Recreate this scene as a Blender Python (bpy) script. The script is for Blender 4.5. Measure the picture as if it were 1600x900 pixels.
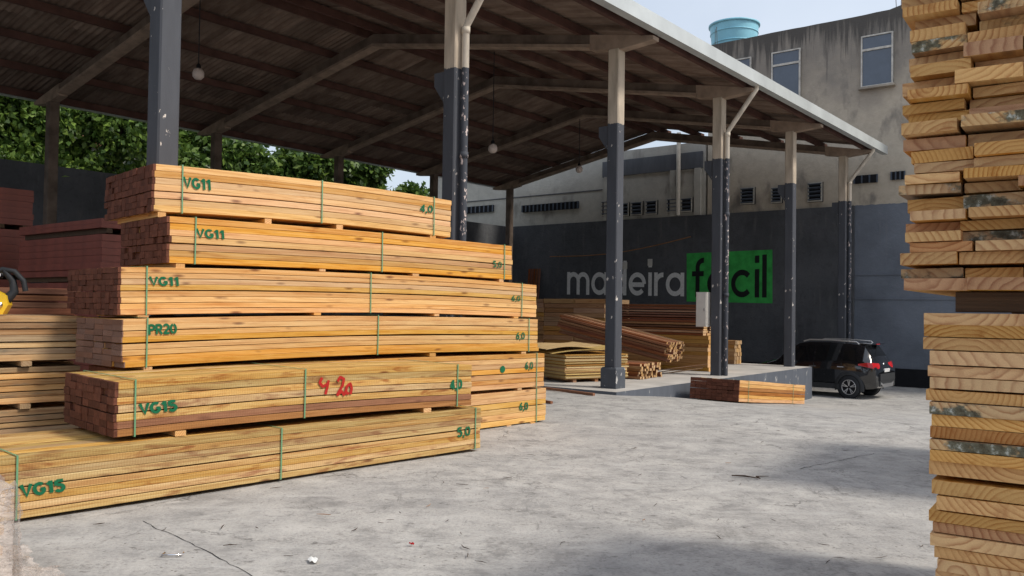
import bpy, math, random
import numpy as np
from mathutils import Vector, Matrix
random.seed(7); rng = np.random.default_rng(11)
R = math.radians
for o in list(bpy.data.objects): bpy.data.objects.remove(o)
scn = bpy.context.scene
COL = scn.collection
# ------------------------------------------------------------------ camera
H = 1.68; F = 1323.7; PITCH = .0238; ROLL = .0146
FW = Vector((0, math.cos(PITCH), math.sin(PITCH))); U0 = Vector((0, -math.sin(PITCH), math.cos(PITCH)))
RT = Vector((1, 0, 0))*math.cos(ROLL) + U0*math.sin(ROLL); UP = U0*math.cos(ROLL) - Vector((1, 0, 0))*math.sin(ROLL)
cam = bpy.data.cameras.new('camera'); cam.sensor_width = 36; cam.lens = F/1600*36; cam.clip_end = 3000; cam.clip_start = .05
co = bpy.data.objects.new('camera', cam); COL.objects.link(co)
co.matrix_world = Matrix((( RT.x, UP.x, -FW.x, 0), (RT.y, UP.y, -FW.y, 0), (RT.z, UP.z, -FW.z, H), (0, 0, 0, 1)))
scn.camera = co
# ------------------------------------------------------------------ light
SUN_EL, SUN_AZ = R(47), R(112)          # azimuth from +Y towards +X
w = bpy.data.worlds.new('World'); scn.world = w; w.use_nodes = True
nt = w.node_tree; bg = nt.nodes['Background']
sky = nt.nodes.new('ShaderNodeTexSky'); sky.sky_type = 'NISHITA'; sky.sun_disc = False
sky.sun_elevation = SUN_EL; sky.sun_rotation = SUN_AZ; sky.air_density = 1.0; sky.dust_density = 3.5; sky.ozone_density = 1.0
tc = nt.nodes.new('ShaderNodeTexCoord'); cn = nt.nodes.new('ShaderNodeTexNoise'); cn.inputs['Scale'].default_value = 2.2; cn.inputs['Detail'].default_value = 6
cr = nt.nodes.new('ShaderNodeMapRange'); cr.inputs[1].default_value = .3; cr.inputs[2].default_value = .7; cr.inputs[3].default_value = .45; cr.inputs[4].default_value = .8
mx = nt.nodes.new('ShaderNodeMix'); mx.data_type = 'RGBA'; mx.inputs[7].default_value = (5.6, 6.1, 6.8, 1)      # thin high haze all over the sky
nt.links.new(tc.outputs['Generated'], cn.inputs['Vector']); nt.links.new(cn.outputs[0], cr.inputs[0]); nt.links.new(cr.outputs[0], mx.inputs[0])
nt.links.new(sky.outputs[0], mx.inputs[6]); nt.links.new(mx.outputs[2], bg.inputs[0]); bg.inputs[1].default_value = .12
sl = bpy.data.lights.new('sun', 'SUN'); sl.energy = 2.2; sl.angle = R(10); sl.color = (1, .93, .82)
so = bpy.data.objects.new('sun', sl); COL.objects.link(so)
sd = Vector((math.sin(SUN_AZ)*math.cos(SUN_EL), math.cos(SUN_AZ)*math.cos(SUN_EL), math.sin(SUN_EL)))
so.rotation_euler = sd.to_track_quat('Z', 'Y').to_euler(); so.location = sd*60
vs = scn.view_settings; vs.view_transform = 'Standard'; vs.look = 'None'; vs.exposure = .42; vs.gamma = 1; vs.use_curve_mapping = False

# ------------------------------------------------------------------ geometry helpers
def ray(x, y): return FW*F + RT*(x-800) - UP*(y-450)
CAM = Vector((0, 0, H))
def on_plane(x, y, P0, N):
    v = ray(x, y); return CAM + v*((Vector(P0)-CAM).dot(N)/v.dot(N))
PHI = .6736
D = Vector((math.sin(PHI), math.cos(PHI), 0)); N_ = Vector((math.cos(PHI), -math.sin(PHI), 0))
A0 = Vector((2.1766, 18.083, 0)); SH_ROT = math.pi/2-PHI; BAY = 5.113; WID = 15.24
def S(s, b, z=0): return A0 + D*s + N_*b + Vector((0, 0, z))
def gz(s): 
    t = s+1.3
    t = min(max(t, 0), 10.6)
    return -.09*t
def link(o, parent=None):
    COL.objects.link(o)
    if parent: o.parent = parent
    return o
def tag(o, label=None, cat=None, group=None, kind=None):
    if label: o['label'] = label
    if cat: o['category'] = cat
    if group: o['group'] = group
    if kind: o['kind'] = kind
    return o
def thing(name, label, cat, loc=(0, 0, 0), rz=0, group=None):
    o = bpy.data.objects.new(name, None); o.empty_display_size = .2
    link(o); o.location = loc; o.rotation_euler = (0, 0, rz)
    return tag(o, label, cat, group)
class MB:
    def __init__(s): s.v = []; s.f = []; s.m = []; s.sm = []
    def add(s, vs, fs, mi=0, smooth=False):
        o = len(s.v); s.v += [tuple(v) for v in vs]
        for f in fs: s.f.append(tuple(i+o for i in f)); s.m.append(mi); s.sm.append(smooth)
        return s
    def box(s, c, d, mi=0, rot=None):
        vs = [Vector((x*d[0]/2, y*d[1]/2, z*d[2]/2)) for x in (-1, 1) for y in (-1, 1) for z in (-1, 1)]
        if rot is not None: vs = [rot@v for v in vs]
        c = Vector(c); vs = [v+c for v in vs]
        return s.add(vs, [(0, 1, 3, 2), (4, 6, 7, 5), (0, 4, 5, 1), (2, 3, 7, 6), (0, 2, 6, 4), (1, 5, 7, 3)], mi)
    def span(s, a, b, mi=0):
        a = Vector(a); b = Vector(b); return s.box((a+b)/2, b-a, mi)
    def bar(s, p, q, w, h, mi=0, up=(0, 0, 1)):
        p = Vector(p); q = Vector(q); x = (q-p).normalized(); y = Vector(up).cross(x).normalized(); z = x.cross(y)
        vs = [P + y*a*w/2 + z*b*h/2 for P in (p, q) for a, b in ((-1, -1), (1, -1), (1, 1), (-1, 1))]
        return s.add(vs, [(3, 2, 1, 0), (4, 5, 6, 7)] + [(i, (i+1) % 4, (i+1) % 4+4, i+4) for i in range(4)], mi)
    def tube(s, pts, r, n=10, mi=0, cap=True):
        pts = [Vector(p) for p in pts]; rs = r if isinstance(r, (list, tuple)) else [r]*len(pts)
        vs = []; ref = None
        for i, p in enumerate(pts):
            t = (pts[min(i+1, len(pts)-1)]-pts[max(i-1, 0)]).normalized()
            if ref is None: ref = t.orthogonal().normalized()
            a = (ref - t*ref.dot(t)).normalized(); ref = a; b = t.cross(a)
            vs += [p + (a*math.cos(2*math.pi*k/n) + b*math.sin(2*math.pi*k/n))*rs[i] for k in range(n)]
        fs = [(i*n+k, i*n+(k+1) % n, (i+1)*n+(k+1) % n, (i+1)*n+k) for i in range(len(pts)-1) for k in range(n)]
        s.add(vs, fs, mi, True)
        if cap: s.add(vs[:n], [tuple(range(n))[::-1]], mi); s.add(vs[-n:], [tuple(range(n))], mi)
        return s
    def lathe(s, prof, n=24, c=(0, 0, 0), axis='z', mi=0, smooth=True):
        vs = []
        for r, h in prof:
            for k in range(n):
                a = 2*math.pi*k/n; x, y = r*math.cos(a), r*math.sin(a)
                p = (x, y, h) if axis == 'z' else (x, h, y)
                vs.append((p[0]+c[0], p[1]+c[1], p[2]+c[2]))
        fs = [(i*n+k, i*n+(k+1) % n, (i+1)*n+(k+1) % n, (i+1)*n+k) for i in range(len(prof)-1) for k in range(n)]
        return s.add(vs, fs, mi, smooth)
    def mesh(s, name, mats):
        me = bpy.data.meshes.new(name); me.from_pydata(s.v, [], s.f); 
        for m in mats if isinstance(mats, (list, tuple)) else [mats]: me.materials.append(m)
        me.polygons.foreach_set('material_index', s.m); me.polygons.foreach_set('use_smooth', s.sm)
        me.validate(); me.update(); return me
    def build(s, name, mats, parent=None, loc=(0, 0, 0), rot=(0, 0, 0)):
        return place(name, s.mesh(name, mats), parent, loc, rot)
def place(name, me, parent=None, loc=(0, 0, 0), rot=(0, 0, 0)):
    o = bpy.data.objects.new(name, me); link(o, parent); o.location = loc; o.rotation_euler = rot; return o
def fast_mesh(name, V, nper, mat, smooth=False):
    """V: (faces, nper, 3) array of separate polygons"""
    me = bpy.data.meshes.new(name); nf = V.shape[0]
    me.vertices.add(nf*nper); me.vertices.foreach_set('co', V.reshape(-1).astype(np.float32))
    me.loops.add(nf*nper); me.loops.foreach_set('vertex_index', np.arange(nf*nper, dtype=np.int32))
    me.polygons.add(nf); me.polygons.foreach_set('loop_start', np.arange(0, nf*nper, nper, dtype=np.int32))
    me.materials.append(mat); me.update(calc_edges=True); return me
def timber_mesh(name, L, W, T, mats, ch=.003, mi_left=1, mi_right=1, dip=0, bow=0., seg=1, wav=0., seed=0):
    """chamfered board: x 0..L, y 0..W, z 0..T; slot 1 = end faces; optionally dipped end, bowed and slightly wavy"""
    c = ch; pr = [(c, 0), (W-c, 0), (W, c), (W, T-c), (W-c, T), (c, T), (0, T-c), (0, c)]; rr = random.Random(seed)
    xs = ([0, dip] if dip else [0])+[L*(i+1)/seg for i in range(seg)]; p1, p2, a1 = rr.uniform(0, 6), rr.uniform(0, 6), rr.uniform(.5, 1.2)
    def dz(x): u = x/L; return 4*bow*u*(1-u)+wav*math.sin(a1*x*2+p1)
    def dy(x): return wav*.6*(1+math.sin(a1*1.7*x+p2))
    mb = MB(); vs = [(x, y+(dy(x) if wav else 0), z+(dz(x) if bow or wav else 0)) for x in xs for y, z in pr]
    for k in range(len(xs)-1):
        mb.add([], [], 0); mb.v = mb.v or []
        for i in range(8): mb.f.append((i+8*k, (i+1) % 8+8*k, (i+1) % 8+8*k+8, i+8*k+8)); mb.m.append(mi_left if dip and k == 0 else 0); mb.sm.append(False)
    mb.v = vs; n8 = 8*(len(xs)-1)
    mb.f += [tuple(range(8))[::-1], tuple(range(n8, n8+8))]; mb.m += [mi_left, mi_right]; mb.sm += [False, False]
    return mb.mesh(name, mats)

# ------------------------------------------------------------------ materials
class NT:
    def __init__(s, name):
        s.m = bpy.data.materials.new(name); s.m.use_nodes = True; s.t = s.m.node_tree; s.b = s.t.nodes['Principled BSDF']
    def n(s, typ, **kw):
        n = s.t.nodes.new('ShaderNode'+typ)
        for k, v in kw.items():
            if k.startswith('_'): setattr(n, k[1:], v)
            elif k.startswith('i'): s.put(n.inputs[int(k[1:])], v)
            else: s.put(n.inputs[k.replace('__', ' ')], v)
        return n
    def put(s, inp, v):
        if hasattr(v, 'is_output') or hasattr(v, 'links') and not isinstance(v, (int, float, tuple)): s.t.links.new(v, inp)
        else:
            if isinstance(v, tuple) and len(v) == 3 and inp.type == 'RGBA': v = v+(1,)
            inp.default_value = v
    def coord(s, which='Object'): return s.n('TexCoord').outputs[which]
    def mapping(s, vec, scale=(1, 1, 1), loc=(0, 0, 0)):
        return s.n('Mapping', i0=vec, i1=loc, i3=scale).outputs[0]
    def noise(s, vec, scale=5, detail=4, rough=.55, dist=0):
        return s.n('TexNoise', Vector=vec, Scale=scale, Detail=detail, Roughness=rough, Distortion=dist).outputs[0]
    def ramp(s, fac, stops, interp='LINEAR'):
        n = s.n('ValToRGB', i0=fac); cr = n.color_ramp; cr.interpolation = interp
        while len(cr.elements) < len(stops): cr.elements.new(.5)
        for e, (p, c) in zip(cr.elements, stops):
            e.position = p; e.color = (c, c, c, 1) if isinstance(c, (int, float)) else tuple(c)+(1,)
        return n.outputs[0]
    def mix(s, fac, a, b, mode='MIX'):
        n = s.n('Mix', _data_type='RGBA', _blend_type=mode)
        s.put(n.inputs[0], fac); s.put(n.inputs[6], a); s.put(n.inputs[7], b); return n.outputs[2]
    def math(s, op, a, b=0., c=0.):
        n = s.n('Math', _operation=op); s.put(n.inputs[0], a); s.put(n.inputs[1], b); s.put(n.inputs[2], c); return n.outputs[0]
    def vmath(s, op, a, b=(0, 0, 0)):
        n = s.n('VectorMath', _operation=op); s.put(n.inputs[0], a); s.put(n.inputs[1], b); return n
    def rnd(s): return s.n('ObjectInfo').outputs['Random']
    def rndcol(s, seed=0.):
        v = s.math('ADD', s.rnd(), seed); return s.n('TexWhiteNoise', _noise_dimensions='1D', W=v).outputs['Color']
    def bump(s, h, strength=.3, dist=.01):
        s.put(s.b.inputs['Normal'], s.n('Bump', Strength=strength, Distance=dist, Height=h).outputs[0])
    def done(s, col, rough=.8, spec=.3, metal=0):
        s.put(s.b.inputs['Base Color'], col); s.put(s.b.inputs['Roughness'], rough)
        s.b.inputs['Specular IOR Level'].default_value = spec; s.put(s.b.inputs['Metallic'], metal); return s.m
def plain(name, col, rough=.6, spec=.4, metal=0, var=.12, scale=6):
    m = NT(name); v = m.noise(m.coord(), scale, 4)
    c = m.mix(m.ramp(v, [(.3, 1-var), (.7, 1+var)]), (0, 0, 0), col, 'MULTIPLY') if False else m.mix(m.ramp(v, [(.3, 0.), (.7, 1.)]), tuple(x*(1-var) for x in col), tuple(min(x*(1+var), 1) for x in col))
    return m.done(c, rough, spec, metal)
def lumber(name, pale, mid, dark, knot=(.16, .06, .025), rough=.75, saw=.0, stain=0., knots=.6, valvar=.35, patch=None, pamt=.28):
    m = NT(name); oc = m.coord()
    off = m.vmath('SCALE', m.rndcol()); off.inputs[3].default_value = 37.
    p = m.vmath('ADD', oc, off.outputs[0]).outputs[0]
    g = m.noise(m.mapping(p, (.7, 9, 26)), 2.2, 5, .6, .6)
    fine = m.noise(m.mapping(p, (2.5, 60, 130)), 3, 3, .7)
    col = m.ramp(g, [(.28, dark), (.5, mid), (.72, pale)])
    col = m.mix(m.math('MULTIPLY', fine, .35), col, m.mix(.5, col, dark))
    # broad discoloured patches with a shape of their own
    bp = m.noise(m.mapping(p, (1.6, 4, 8)), 1.2, 4, .6, .6)
    col = m.mix(m.ramp(bp, [(.55, 0.), (.66, pamt)] if patch else [(.53, 0.), (.68, pamt)]), col, patch or (dark[0]*.82, dark[1]*.66, dark[2]*.55))
    # knots
    vv = m.n('TexVoronoi', _feature='F1', Vector=m.mapping(p, (2.1, 7.5, 7.5)), Scale=1.25, Randomness=1.)
    kn = m.ramp(vv.outputs['Distance'], [(.07, 1.), (.12, .75), (.23, 0.)])
    kd = m.noise(m.mapping(p, (1.3, 4, 4)), 1.2, 2)
    kn = m.math('MULTIPLY', kn, m.ramp(kd, [(.44, 0.), (.52, knots)]))
    col = m.mix(kn, col, knot)
    # board-to-board tone
    rc = m.n('SeparateColor', i0=m.rndcol(3.3))
    hv = m.n('HueSaturation', Hue=m.math('MULTIPLY_ADD', rc.outputs[0], .014, .493), Saturation=m.math('MULTIPLY_ADD', rc.outputs[1], .26, .87), Value=m.math('MULTIPLY_ADD', rc.outputs[2], valvar, 1.03-valvar*.55), Color=col)
    col = hv.outputs[0]
    if stain:
        st = m.noise(m.mapping(p, (1.5, 3, 9)), 1.7, 5, .65)
        col = m.mix(m.ramp(st, [(.52, 0.), (.7, stain)]), col, (.13, .115, .085))
    h = m.math('ADD', fine, m.math('MULTIPLY', g, .6))
    if saw:
        sw = m.n('TexWave', _bands_direction='X', Vector=p, Scale=14., Distortion=2.5, Detail=2.).outputs['Fac']
        h = m.math('ADD', h, m.math('MULTIPLY', sw, saw)); col = m.mix(m.math('MULTIPLY', sw, .16*saw), col, (dark[0]*.55, dark[1]*.55, dark[2]*.5))
    m.bump(h, .35, .004)
    return m.done(col, rough, .25)
def end_grain(name, pale, line, mould=.0, freq=430.):
    m = NT(name); oc = m.coord()
    r = m.n('SeparateColor', i0=m.rndcol(1.7)); sx = m.n('SeparateXYZ', i0=oc)
    wob = m.noise(oc, 14, 3, .5)
    y = m.math('SUBTRACT', sx.outputs[1], m.math('MULTIPLY_ADD', r.outputs[0], .34, -.06))
    z = m.math('SUBTRACT', sx.outputs[2], m.math('MULTIPLY_ADD', r.outputs[1], .36, -.17))
    d = m.math('SQRT', m.math('ADD', m.math('MULTIPLY', y, y), m.math('MULTIPLY', z, z)))
    ph = m.math('ADD', m.math('MULTIPLY', d, m.math('MULTIPLY_ADD', r.outputs[2], freq*.8, freq*.45)), m.math('MULTIPLY', wob, 9.))
    sn = m.math('FRACT', m.math('MULTIPLY', ph, .159))
    col = m.mix(m.ramp(sn, [(.0, .35), (.08, 0.), (.45, .1), (.72, .5), (.9, 1.), (1., .55)]), pale, line)
    fade = m.noise(m.vmath('ADD', oc, m.rndcol(4.)).outputs[0], 11, 3)
    col = m.mix(m.ramp(fade, [(.4, 0.), (.65, .7)]), col, tuple(c*.93 for c in pale))
    rough_n = m.noise(m.mapping(oc, (1, 1, 1)), 240, 3, .7)
    col = m.mix(m.math('MULTIPLY', rough_n, .38), col, tuple(c*.45 for c in line))
    blot = m.noise(m.vmath('ADD', oc, m.rndcol(5.)).outputs[0], 19, 4, .6)
    col = m.mix(m.ramp(blot, [(.55, 0.), (.72, .5)]), col, (line[0]*.7, line[1]*.55, line[2]*.5))
    if mould:
        ob = m.vmath('ADD', oc, m.vmath('SCALE', m.rndcol(8.)).outputs[0]); 
        mo = m.noise(m.mapping(ob.outputs[0], (1, .6, 1)), 14, 5, .65)
        mc = m.ramp(m.noise(oc, 45, 4, .7), [(.38, (.025, .03, .022)), (.56, (.09, .1, .075)), (.68, (.4, .42, .38))])
        col = m.mix(m.ramp(mo, [(.46, 0.), (.54, mould)]), col, mc)
    hv = m.n('HueSaturation', Value=m.math('MULTIPLY_ADD', r.outputs[1], .36, .8), Saturation=m.math('MULTIPLY_ADD', r.outputs[2], .24, .86), Color=col)
    m.bump(m.math('ADD', rough_n, m.math('MULTIPLY', sn, .35)), .5, .0025)
    return m.done(hv.outputs[0], .85, .2)
def red_end(name):
    m = NT(name); oc = m.coord(); r = m.n('SeparateColor', i0=m.rndcol(2.1))
    v = m.noise(m.vmath('ADD', oc, m.rndcol()).outputs[0], 30, 4, .65)
    col = m.ramp(v, [(.3, (.085, .03, .018)), (.6, (.135, .05, .03)), (.8, (.21, .09, .055))])
    hv = m.n('HueSaturation', Value=m.math('MULTIPLY_ADD', r.outputs[0], .5, .72), Color=col)
    m.bump(v, .3, .003); return m.done(hv.outputs[0], .8, .2)
def concrete_ground():
    m = NT('yard_concrete'); oc = m.coord()
    big = m.noise(oc, .5, 7, .7); mid = m.noise(m.mapping(oc, (1, 1, 1), (7, 3, 0)), 2.3, 6, .68); fin = m.noise(oc, 38, 4, .7)
    col = m.ramp(mid, [(.3, (.22, .213, .204)), (.46, (.37, .356, .337)), (.62, (.465, .447, .42))])
    col = m.mix(m.ramp(big, [(.38, .0), (.66, .6)]), col, (.31, .305, .3))
    col = m.mix(m.ramp(fin, [(.36, .4), (.52, 0.)]), col, (.17, .165, .16))
    # dusty drag marks
    dr = m.noise(m.mapping(oc, (.5, 2.6, 1), (3, 1, 0)), 1.6, 5, .65)
    col = m.mix(m.ramp(dr, [(.56, 0.), (.7, .55)]), col, (.5, .49, .47))
    dr2 = m.noise(m.mapping(oc, (1.1, .8, 1), (13, 5, 0)), 1.9, 6, .72)
    col = m.mix(m.ramp(dr2, [(.57, 0.), (.7, .62)]), col, (.14, .135, .13))
    st1 = m.noise(m.mapping(oc, (.55, .9, 1), (2, 17, 0)), 2.4, 7, .74, .8)
    col = m.mix(m.ramp(st1, [(.53, 0.), (.67, .6)]), col, (.19, .186, .182))
    st2 = m.noise(m.mapping(oc, (.8, .5, 1), (21, 6, 0)), 2.1, 7, .74, .5)
    col = m.mix(m.ramp(st2, [(.52, 0.), (.66, .55)]), col, (.5, .483, .455))
    grit = m.noise(m.mapping(oc, (1, 1.6, 1), (5, 2, 0)), 7.5, 9, .78, .3)
    col = m.mix(m.ramp(grit, [(.34, .85), (.43, 0.)]), col, (.1, .094, .088)); col = m.mix(m.ramp(grit, [(.58, 0.), (.68, .5)]), col, (.52, .5, .47))
    scuff = m.noise(m.mapping(oc, (2.4, .5, 1), (9, 1, 0)), 3.1, 8, .76, .6)
    col = m.mix(m.ramp(scuff, [(.6, 0.), (.68, .6)]), col, (.12, .115, .11))
    # cracks
    wv = m.n('TexNoise', Vector=oc, Scale=1.6, Detail=5., Roughness=.65).outputs['Color']
    wp = m.vmath('ADD', oc, m.n('VectorMath', _operation='SCALE', i0=wv, Scale=.9).outputs[0]).outputs[0]
    ck = m.n('TexVoronoi', _feature='DISTANCE_TO_EDGE', Vector=wp, Scale=.55).outputs['Distance']
    ck2 = m.n('TexVoronoi', _feature='DISTANCE_TO_EDGE', Vector=m.mapping(wp, (1, 1, 1), (4, 9, 0)), Scale=2.3).outputs['Distance']
    gate = m.ramp(m.noise(oc, .8, 3), [(.54, 0.), (.66, 1.)])
    gate2 = m.ramp(m.noise(m.mapping(oc, (1, 1, 1), (31, 8, 0)), .6, 3), [(.5, 0.), (.62, 1.)])
    c1 = m.ramp(ck, [(.0, 1.), (.006, .55), (.014, 0.)]); c2 = m.math('MULTIPLY', m.ramp(ck2, [(.0, .8), (.022, 0.)]), gate)
    cc = m.math('MAXIMUM', m.math('MULTIPLY', m.math('MULTIPLY', c1, .6), gate2), m.math('MULTIPLY', c2, .6))
    col = m.mix(cc, col, (.06, .056, .052))
    spk = m.n('TexVoronoi', _feature='F1', Vector=oc, Scale=13.).outputs['Distance']
    col = m.mix(m.math('MULTIPLY', m.ramp(spk, [(.08, .8), (.14, 0.)]), m.ramp(m.noise(oc, 1.2, 3), [(.5, 0.), (.62, 1.)])), col, (.07, .055, .045))
    h = m.math('SUBTRACT', m.math('ADD', m.math('MULTIPLY', mid, 1.6), m.math('MULTIPLY', fin, .5)), m.math('MULTIPLY', cc, 1.2))
    m.bump(h, .55, .02); return m.done(col, .9, .2)
def painted(name, low, high, split, flake=.5, chip=(.62, .57, .52), z_off=0., edge=.03, fscale=9.):
    """two-coat painted concrete: dark coat below `split` (object z), bare/cream above, flaked spots"""
    m = NT(name); oc = m.coord(); z = m.n('SeparateXYZ', i0=oc).outputs[2]
    nz = m.noise(oc, 7, 5, .65); nb = m.noise(m.mapping(oc, (3, 3, .6)), 2, 5, .6)
    zz = m.math('ADD', z, m.math('MULTIPLY_ADD', nz, edge*2, -edge))
    up = m.math('GREATER_THAN', zz, split)
    lo = m.mix(m.ramp(nb, [(.35, 0.), (.7, .6)]), low, tuple(c*1.45 for c in low))
    ft = .72-.1*flake
    lo = m.mix(m.ramp(m.noise(m.mapping(oc, (1, 1, .55)), fscale, 4, .6), [(ft, 0.), (ft+.025, 1.)]), lo, chip)
    hi = m.mix(m.ramp(nb, [(.4, 0.), (.68, .7)]), high, tuple(c*.55 for c in high))
    m.bump(m.noise(oc, 45, 4), .25, .004)
    return m.done(m.mix(up, lo, hi), .7, .3)
def stained_plaster(name, base, grey, dark, ztop, zspan, zmid=None, lower=None):
    m = NT(name); oc = m.coord(); z = m.n('SeparateXYZ', i0=oc).outputs[2]
    n1 = m.noise(oc, .55, 6, .62); n2 = m.noise(m.mapping(oc, (3.2, 3.2, .22)), 1.6, 5, .65); n3 = m.noise(oc, 3.1, 5, .65)
    col = m.mix(m.ramp(n3, [(.35, 0.), (.65, .6)]), base, tuple(c*.78 for c in base))
    # rain-washed grime running down from the parapet
    t = m.n('MapRange', i0=z, i1=ztop-zspan, i2=ztop, i3=0., i4=1.).outputs[0]
    g = m.math('ADD', m.math('MULTIPLY', t, .75), m.math('MULTIPLY_ADD', n1, .9, -.45))
    col = m.mix(m.ramp(g, [(.2, 0.), (.55, .95)]), col, grey)
    k = m.math('ADD', m.math('MULTIPLY', m.math('POWER', t, 2.), .75), m.math('MULTIPLY_ADD', n2, 1.3, -.68))
    col = m.mix(m.ramp(k, [(.37, 0.), (.62, .85)]), col, dark)
    sp = m.noise(m.mapping(oc, (1, 1, .5)), 1.1, 4, .6)
    col = m.mix(m.ramp(sp, [(.55, 0.), (.7, .7)]), col, tuple(c*1.6 for c in dark))
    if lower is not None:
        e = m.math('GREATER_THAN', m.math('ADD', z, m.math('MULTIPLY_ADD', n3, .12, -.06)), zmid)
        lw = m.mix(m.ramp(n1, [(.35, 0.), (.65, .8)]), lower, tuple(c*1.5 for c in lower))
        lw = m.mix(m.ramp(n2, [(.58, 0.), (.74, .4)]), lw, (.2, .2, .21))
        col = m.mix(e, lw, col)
    m.bump(m.math('ADD', m.noise(oc, 9, 6, .7), m.math('MULTIPLY', n3, 1.2)), .5, .03)
    return m.done(col, .88, .2)
def leaf_mat(name, a, b):
    m = NT(name); r = m.n('NewGeometry').outputs['Random Per Island']
    col = m.ramp(r, [(0., a), (.6, b), (1., (b[0]*1.6, b[1]*1.4, b[2]*1.15))])
    t = m.n('BsdfTranslucent', Color=col); mx = m.n('MixShader', i0=.3)
    m.done(col, .45, .4); m.t.links.new(m.b.outputs[0], mx.inputs[1]); m.t.links.new(t.outputs[0], mx.inputs[2])
    m.t.links.new(mx.outputs[0], m.t.nodes['Material Output'].inputs[0]); return m.m
def spray(name, col, cover=.35):
    m = NT(name); oc = m.coord('Object'); n = m.noise(oc, 55, 4, .7)
    a = m.ramp(n, [(cover-.05, .25), (cover+.08, 1.)])
    m.done(m.mix(m.noise(oc, 12, 3), tuple(c*.7 for c in col), tuple(c*1.25 for c in col)), .8, .15)
    m.put(m.b.inputs['Alpha'], a); return m.m

M = {}
M['ground'] = concrete_ground()
M['wood_up'] = lumber('fresh_pine', (.72, .48, .23), (.64, .385, .15), (.46, .215, .068), knots=.85)
M['wood_mid'] = lumber('honey_pine', (.68, .43, .185), (.58, .32, .105), (.42, .175, .048), knots=.8)
M['wood_low'] = lumber('sawn_ochre_pine', (.66, .48, .22), (.54, .345, .125), (.34, .16, .05), saw=1., knots=.9, valvar=.5, patch=(.27, .1, .033), pamt=.8)
M['wood_red'] = lumber('red_heartwood', (.44, .21, .085), (.34, .145, .05), (.2, .075, .027), saw=.8)
M['wood_old'] = lumber('weathered_pine', (.52, .37, .22), (.42, .27, .14), (.26, .14, .07), stain=.75, valvar=.5)
M['wood_brown'] = lumber('brown_hardwood', (.42, .26, .15), (.34, .19, .1), (.21, .1, .05), valvar=.45)
M['wood_rust'] = lumber('rust_hardwood', (.28, .12, .06), (.21, .08, .04), (.12, .042, .022), valvar=.45)
M['wood_dark'] = lumber('dark_bearer', (.13, .075, .04), (.09, .05, .027), (.05, .026, .015))
M['wood_ochre'] = lumber('ochre_hardwood', (.44, .26, .1), (.37, .2, .07), (.26, .12, .04))
M['ply'] = lumber('pale_plywood', (.62, .48, .24), (.55, .4, .18), (.42, .27, .11), knots=.2)
M['ply_side'] = plain('plywood_edge', (.3, .19, .09), .8, .2, 0, .3, 30)
M['film'] = plain('red_film_plywood', (.2, .052, .034), .5, .4, 0, .25, 3)
M['red_end'] = red_end('red_sealed_end')
M['end_pale'] = end_grain('pine_end_grain', (.72, .44, .185), (.43, .19, .065))
M['end_rough'] = end_grain('rough_pine_end', (.68, .4, .165), (.4, .175, .06), 0, 470.)
M['end_mould'] = end_grain('mouldy_pine_end', (.62, .4, .19), (.36, .17, .065), .9, 470.)
M['end_red'] = end_grain('red_pine_end', (.52, .27, .12), (.31, .12, .045), 0., 450.)
M['end_brown'] = end_grain('brown_plank_end', (.25, .14, .1), (.15, .075, .05))
M['end_tan'] = end_grain('tan_slat_end', (.6, .4, .2), (.42, .22, .09))
M['strap'] = plain('green_strap', (.14, .31, .17), .35, .5)
M['stencil'] = spray('green_stencil_paint', (.012, .13, .06), .3)
M['redpaint'] = spray('red_spray_paint', (.42, .025, .02), .28)
M['column'] = painted('two_coat_column', (.056, .06, .071), (.5, .42, .33), 5.65, .6, edge=.06)
M['pipe'] = painted('two_coat_pipe', (.045, .05, .062), (.62, .55, .46), 5.65, 1.15, (.6, .5, .47), fscale=16.)
M['plinth'] = painted('dark_plinth', (.065, .072, .085), (.3, .3, .3), 50, .9, (.42, .41, .4))
M['rafter'] = plain('precast_rafter', (.15, .115, .092), .85, .2, 0, .35, 2.5)
M['haunch'] = plain('precast_haunch', (.29, .22, .17), .85, .2, 0, .3, 3)
M['purlin'] = plain('red_brown_purlin', (.1, .052, .042), .8, .2, 0, .3, 2)
def roof_mat():
    m = NT('fibre_cement_sheet'); oc = m.coord(); p = m.vmath('ADD', oc, m.rndcol()).outputs[0]
    n = m.noise(m.mapping(p, (2, .7, 1)), 1.4, 6, .65); r = m.n('SeparateColor', i0=m.rndcol(1.))
    c = m.ramp(n, [(.3, (.125, .085, .066)), (.5, (.2, .148, .118)), (.7, (.27, .21, .17))])
    c = m.n('HueSaturation', Value=m.math('MULTIPLY_ADD', r.outputs[0], .5, .75), Color=c).outputs[0]
    m.bump(m.noise(p, 60, 3), .3, .003); return m.done(c, .9, .15)
M['roof'] = roof_mat()
M['gutter'] = plain('galvanised_gutter', (.5, .53, .53), .45, .5, .25, .12, 1.2)
M['cream'] = plain('cream_plastic', (.6, .55, .47), .5, .4)
M['wall_dark'] = painted('charcoal_wall', (.08, .084, .094), (.3, .3, .3), 90, -.6, (.2, .2, .2))
def rough_wall():
    m = NT('charcoal_rendered_wall'); oc = m.coord()
    a = m.noise(oc, .45, 6, .65); b = m.noise(m.mapping(oc, (2.2, 2.2, .35)), 1.5, 5, .65); c = m.noise(oc, 6, 6, .72)
    col = m.mix(m.ramp(a, [(.35, 0.), (.65, 1.)]), (.06, .063, .07), (.1, .104, .114))
    col = m.mix(m.ramp(b, [(.55, 0.), (.72, .5)]), col, (.15, .148, .145)); col = m.mix(m.ramp(c, [(.3, .5), (.48, 0.)]), col, (.04, .04, .044))
    m.bump(m.math('ADD', c, m.math('MULTIPLY', a, 2.)), .8, .03); return m.done(col, .75, .3)
M['wall_rough'] = rough_wall()
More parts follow.
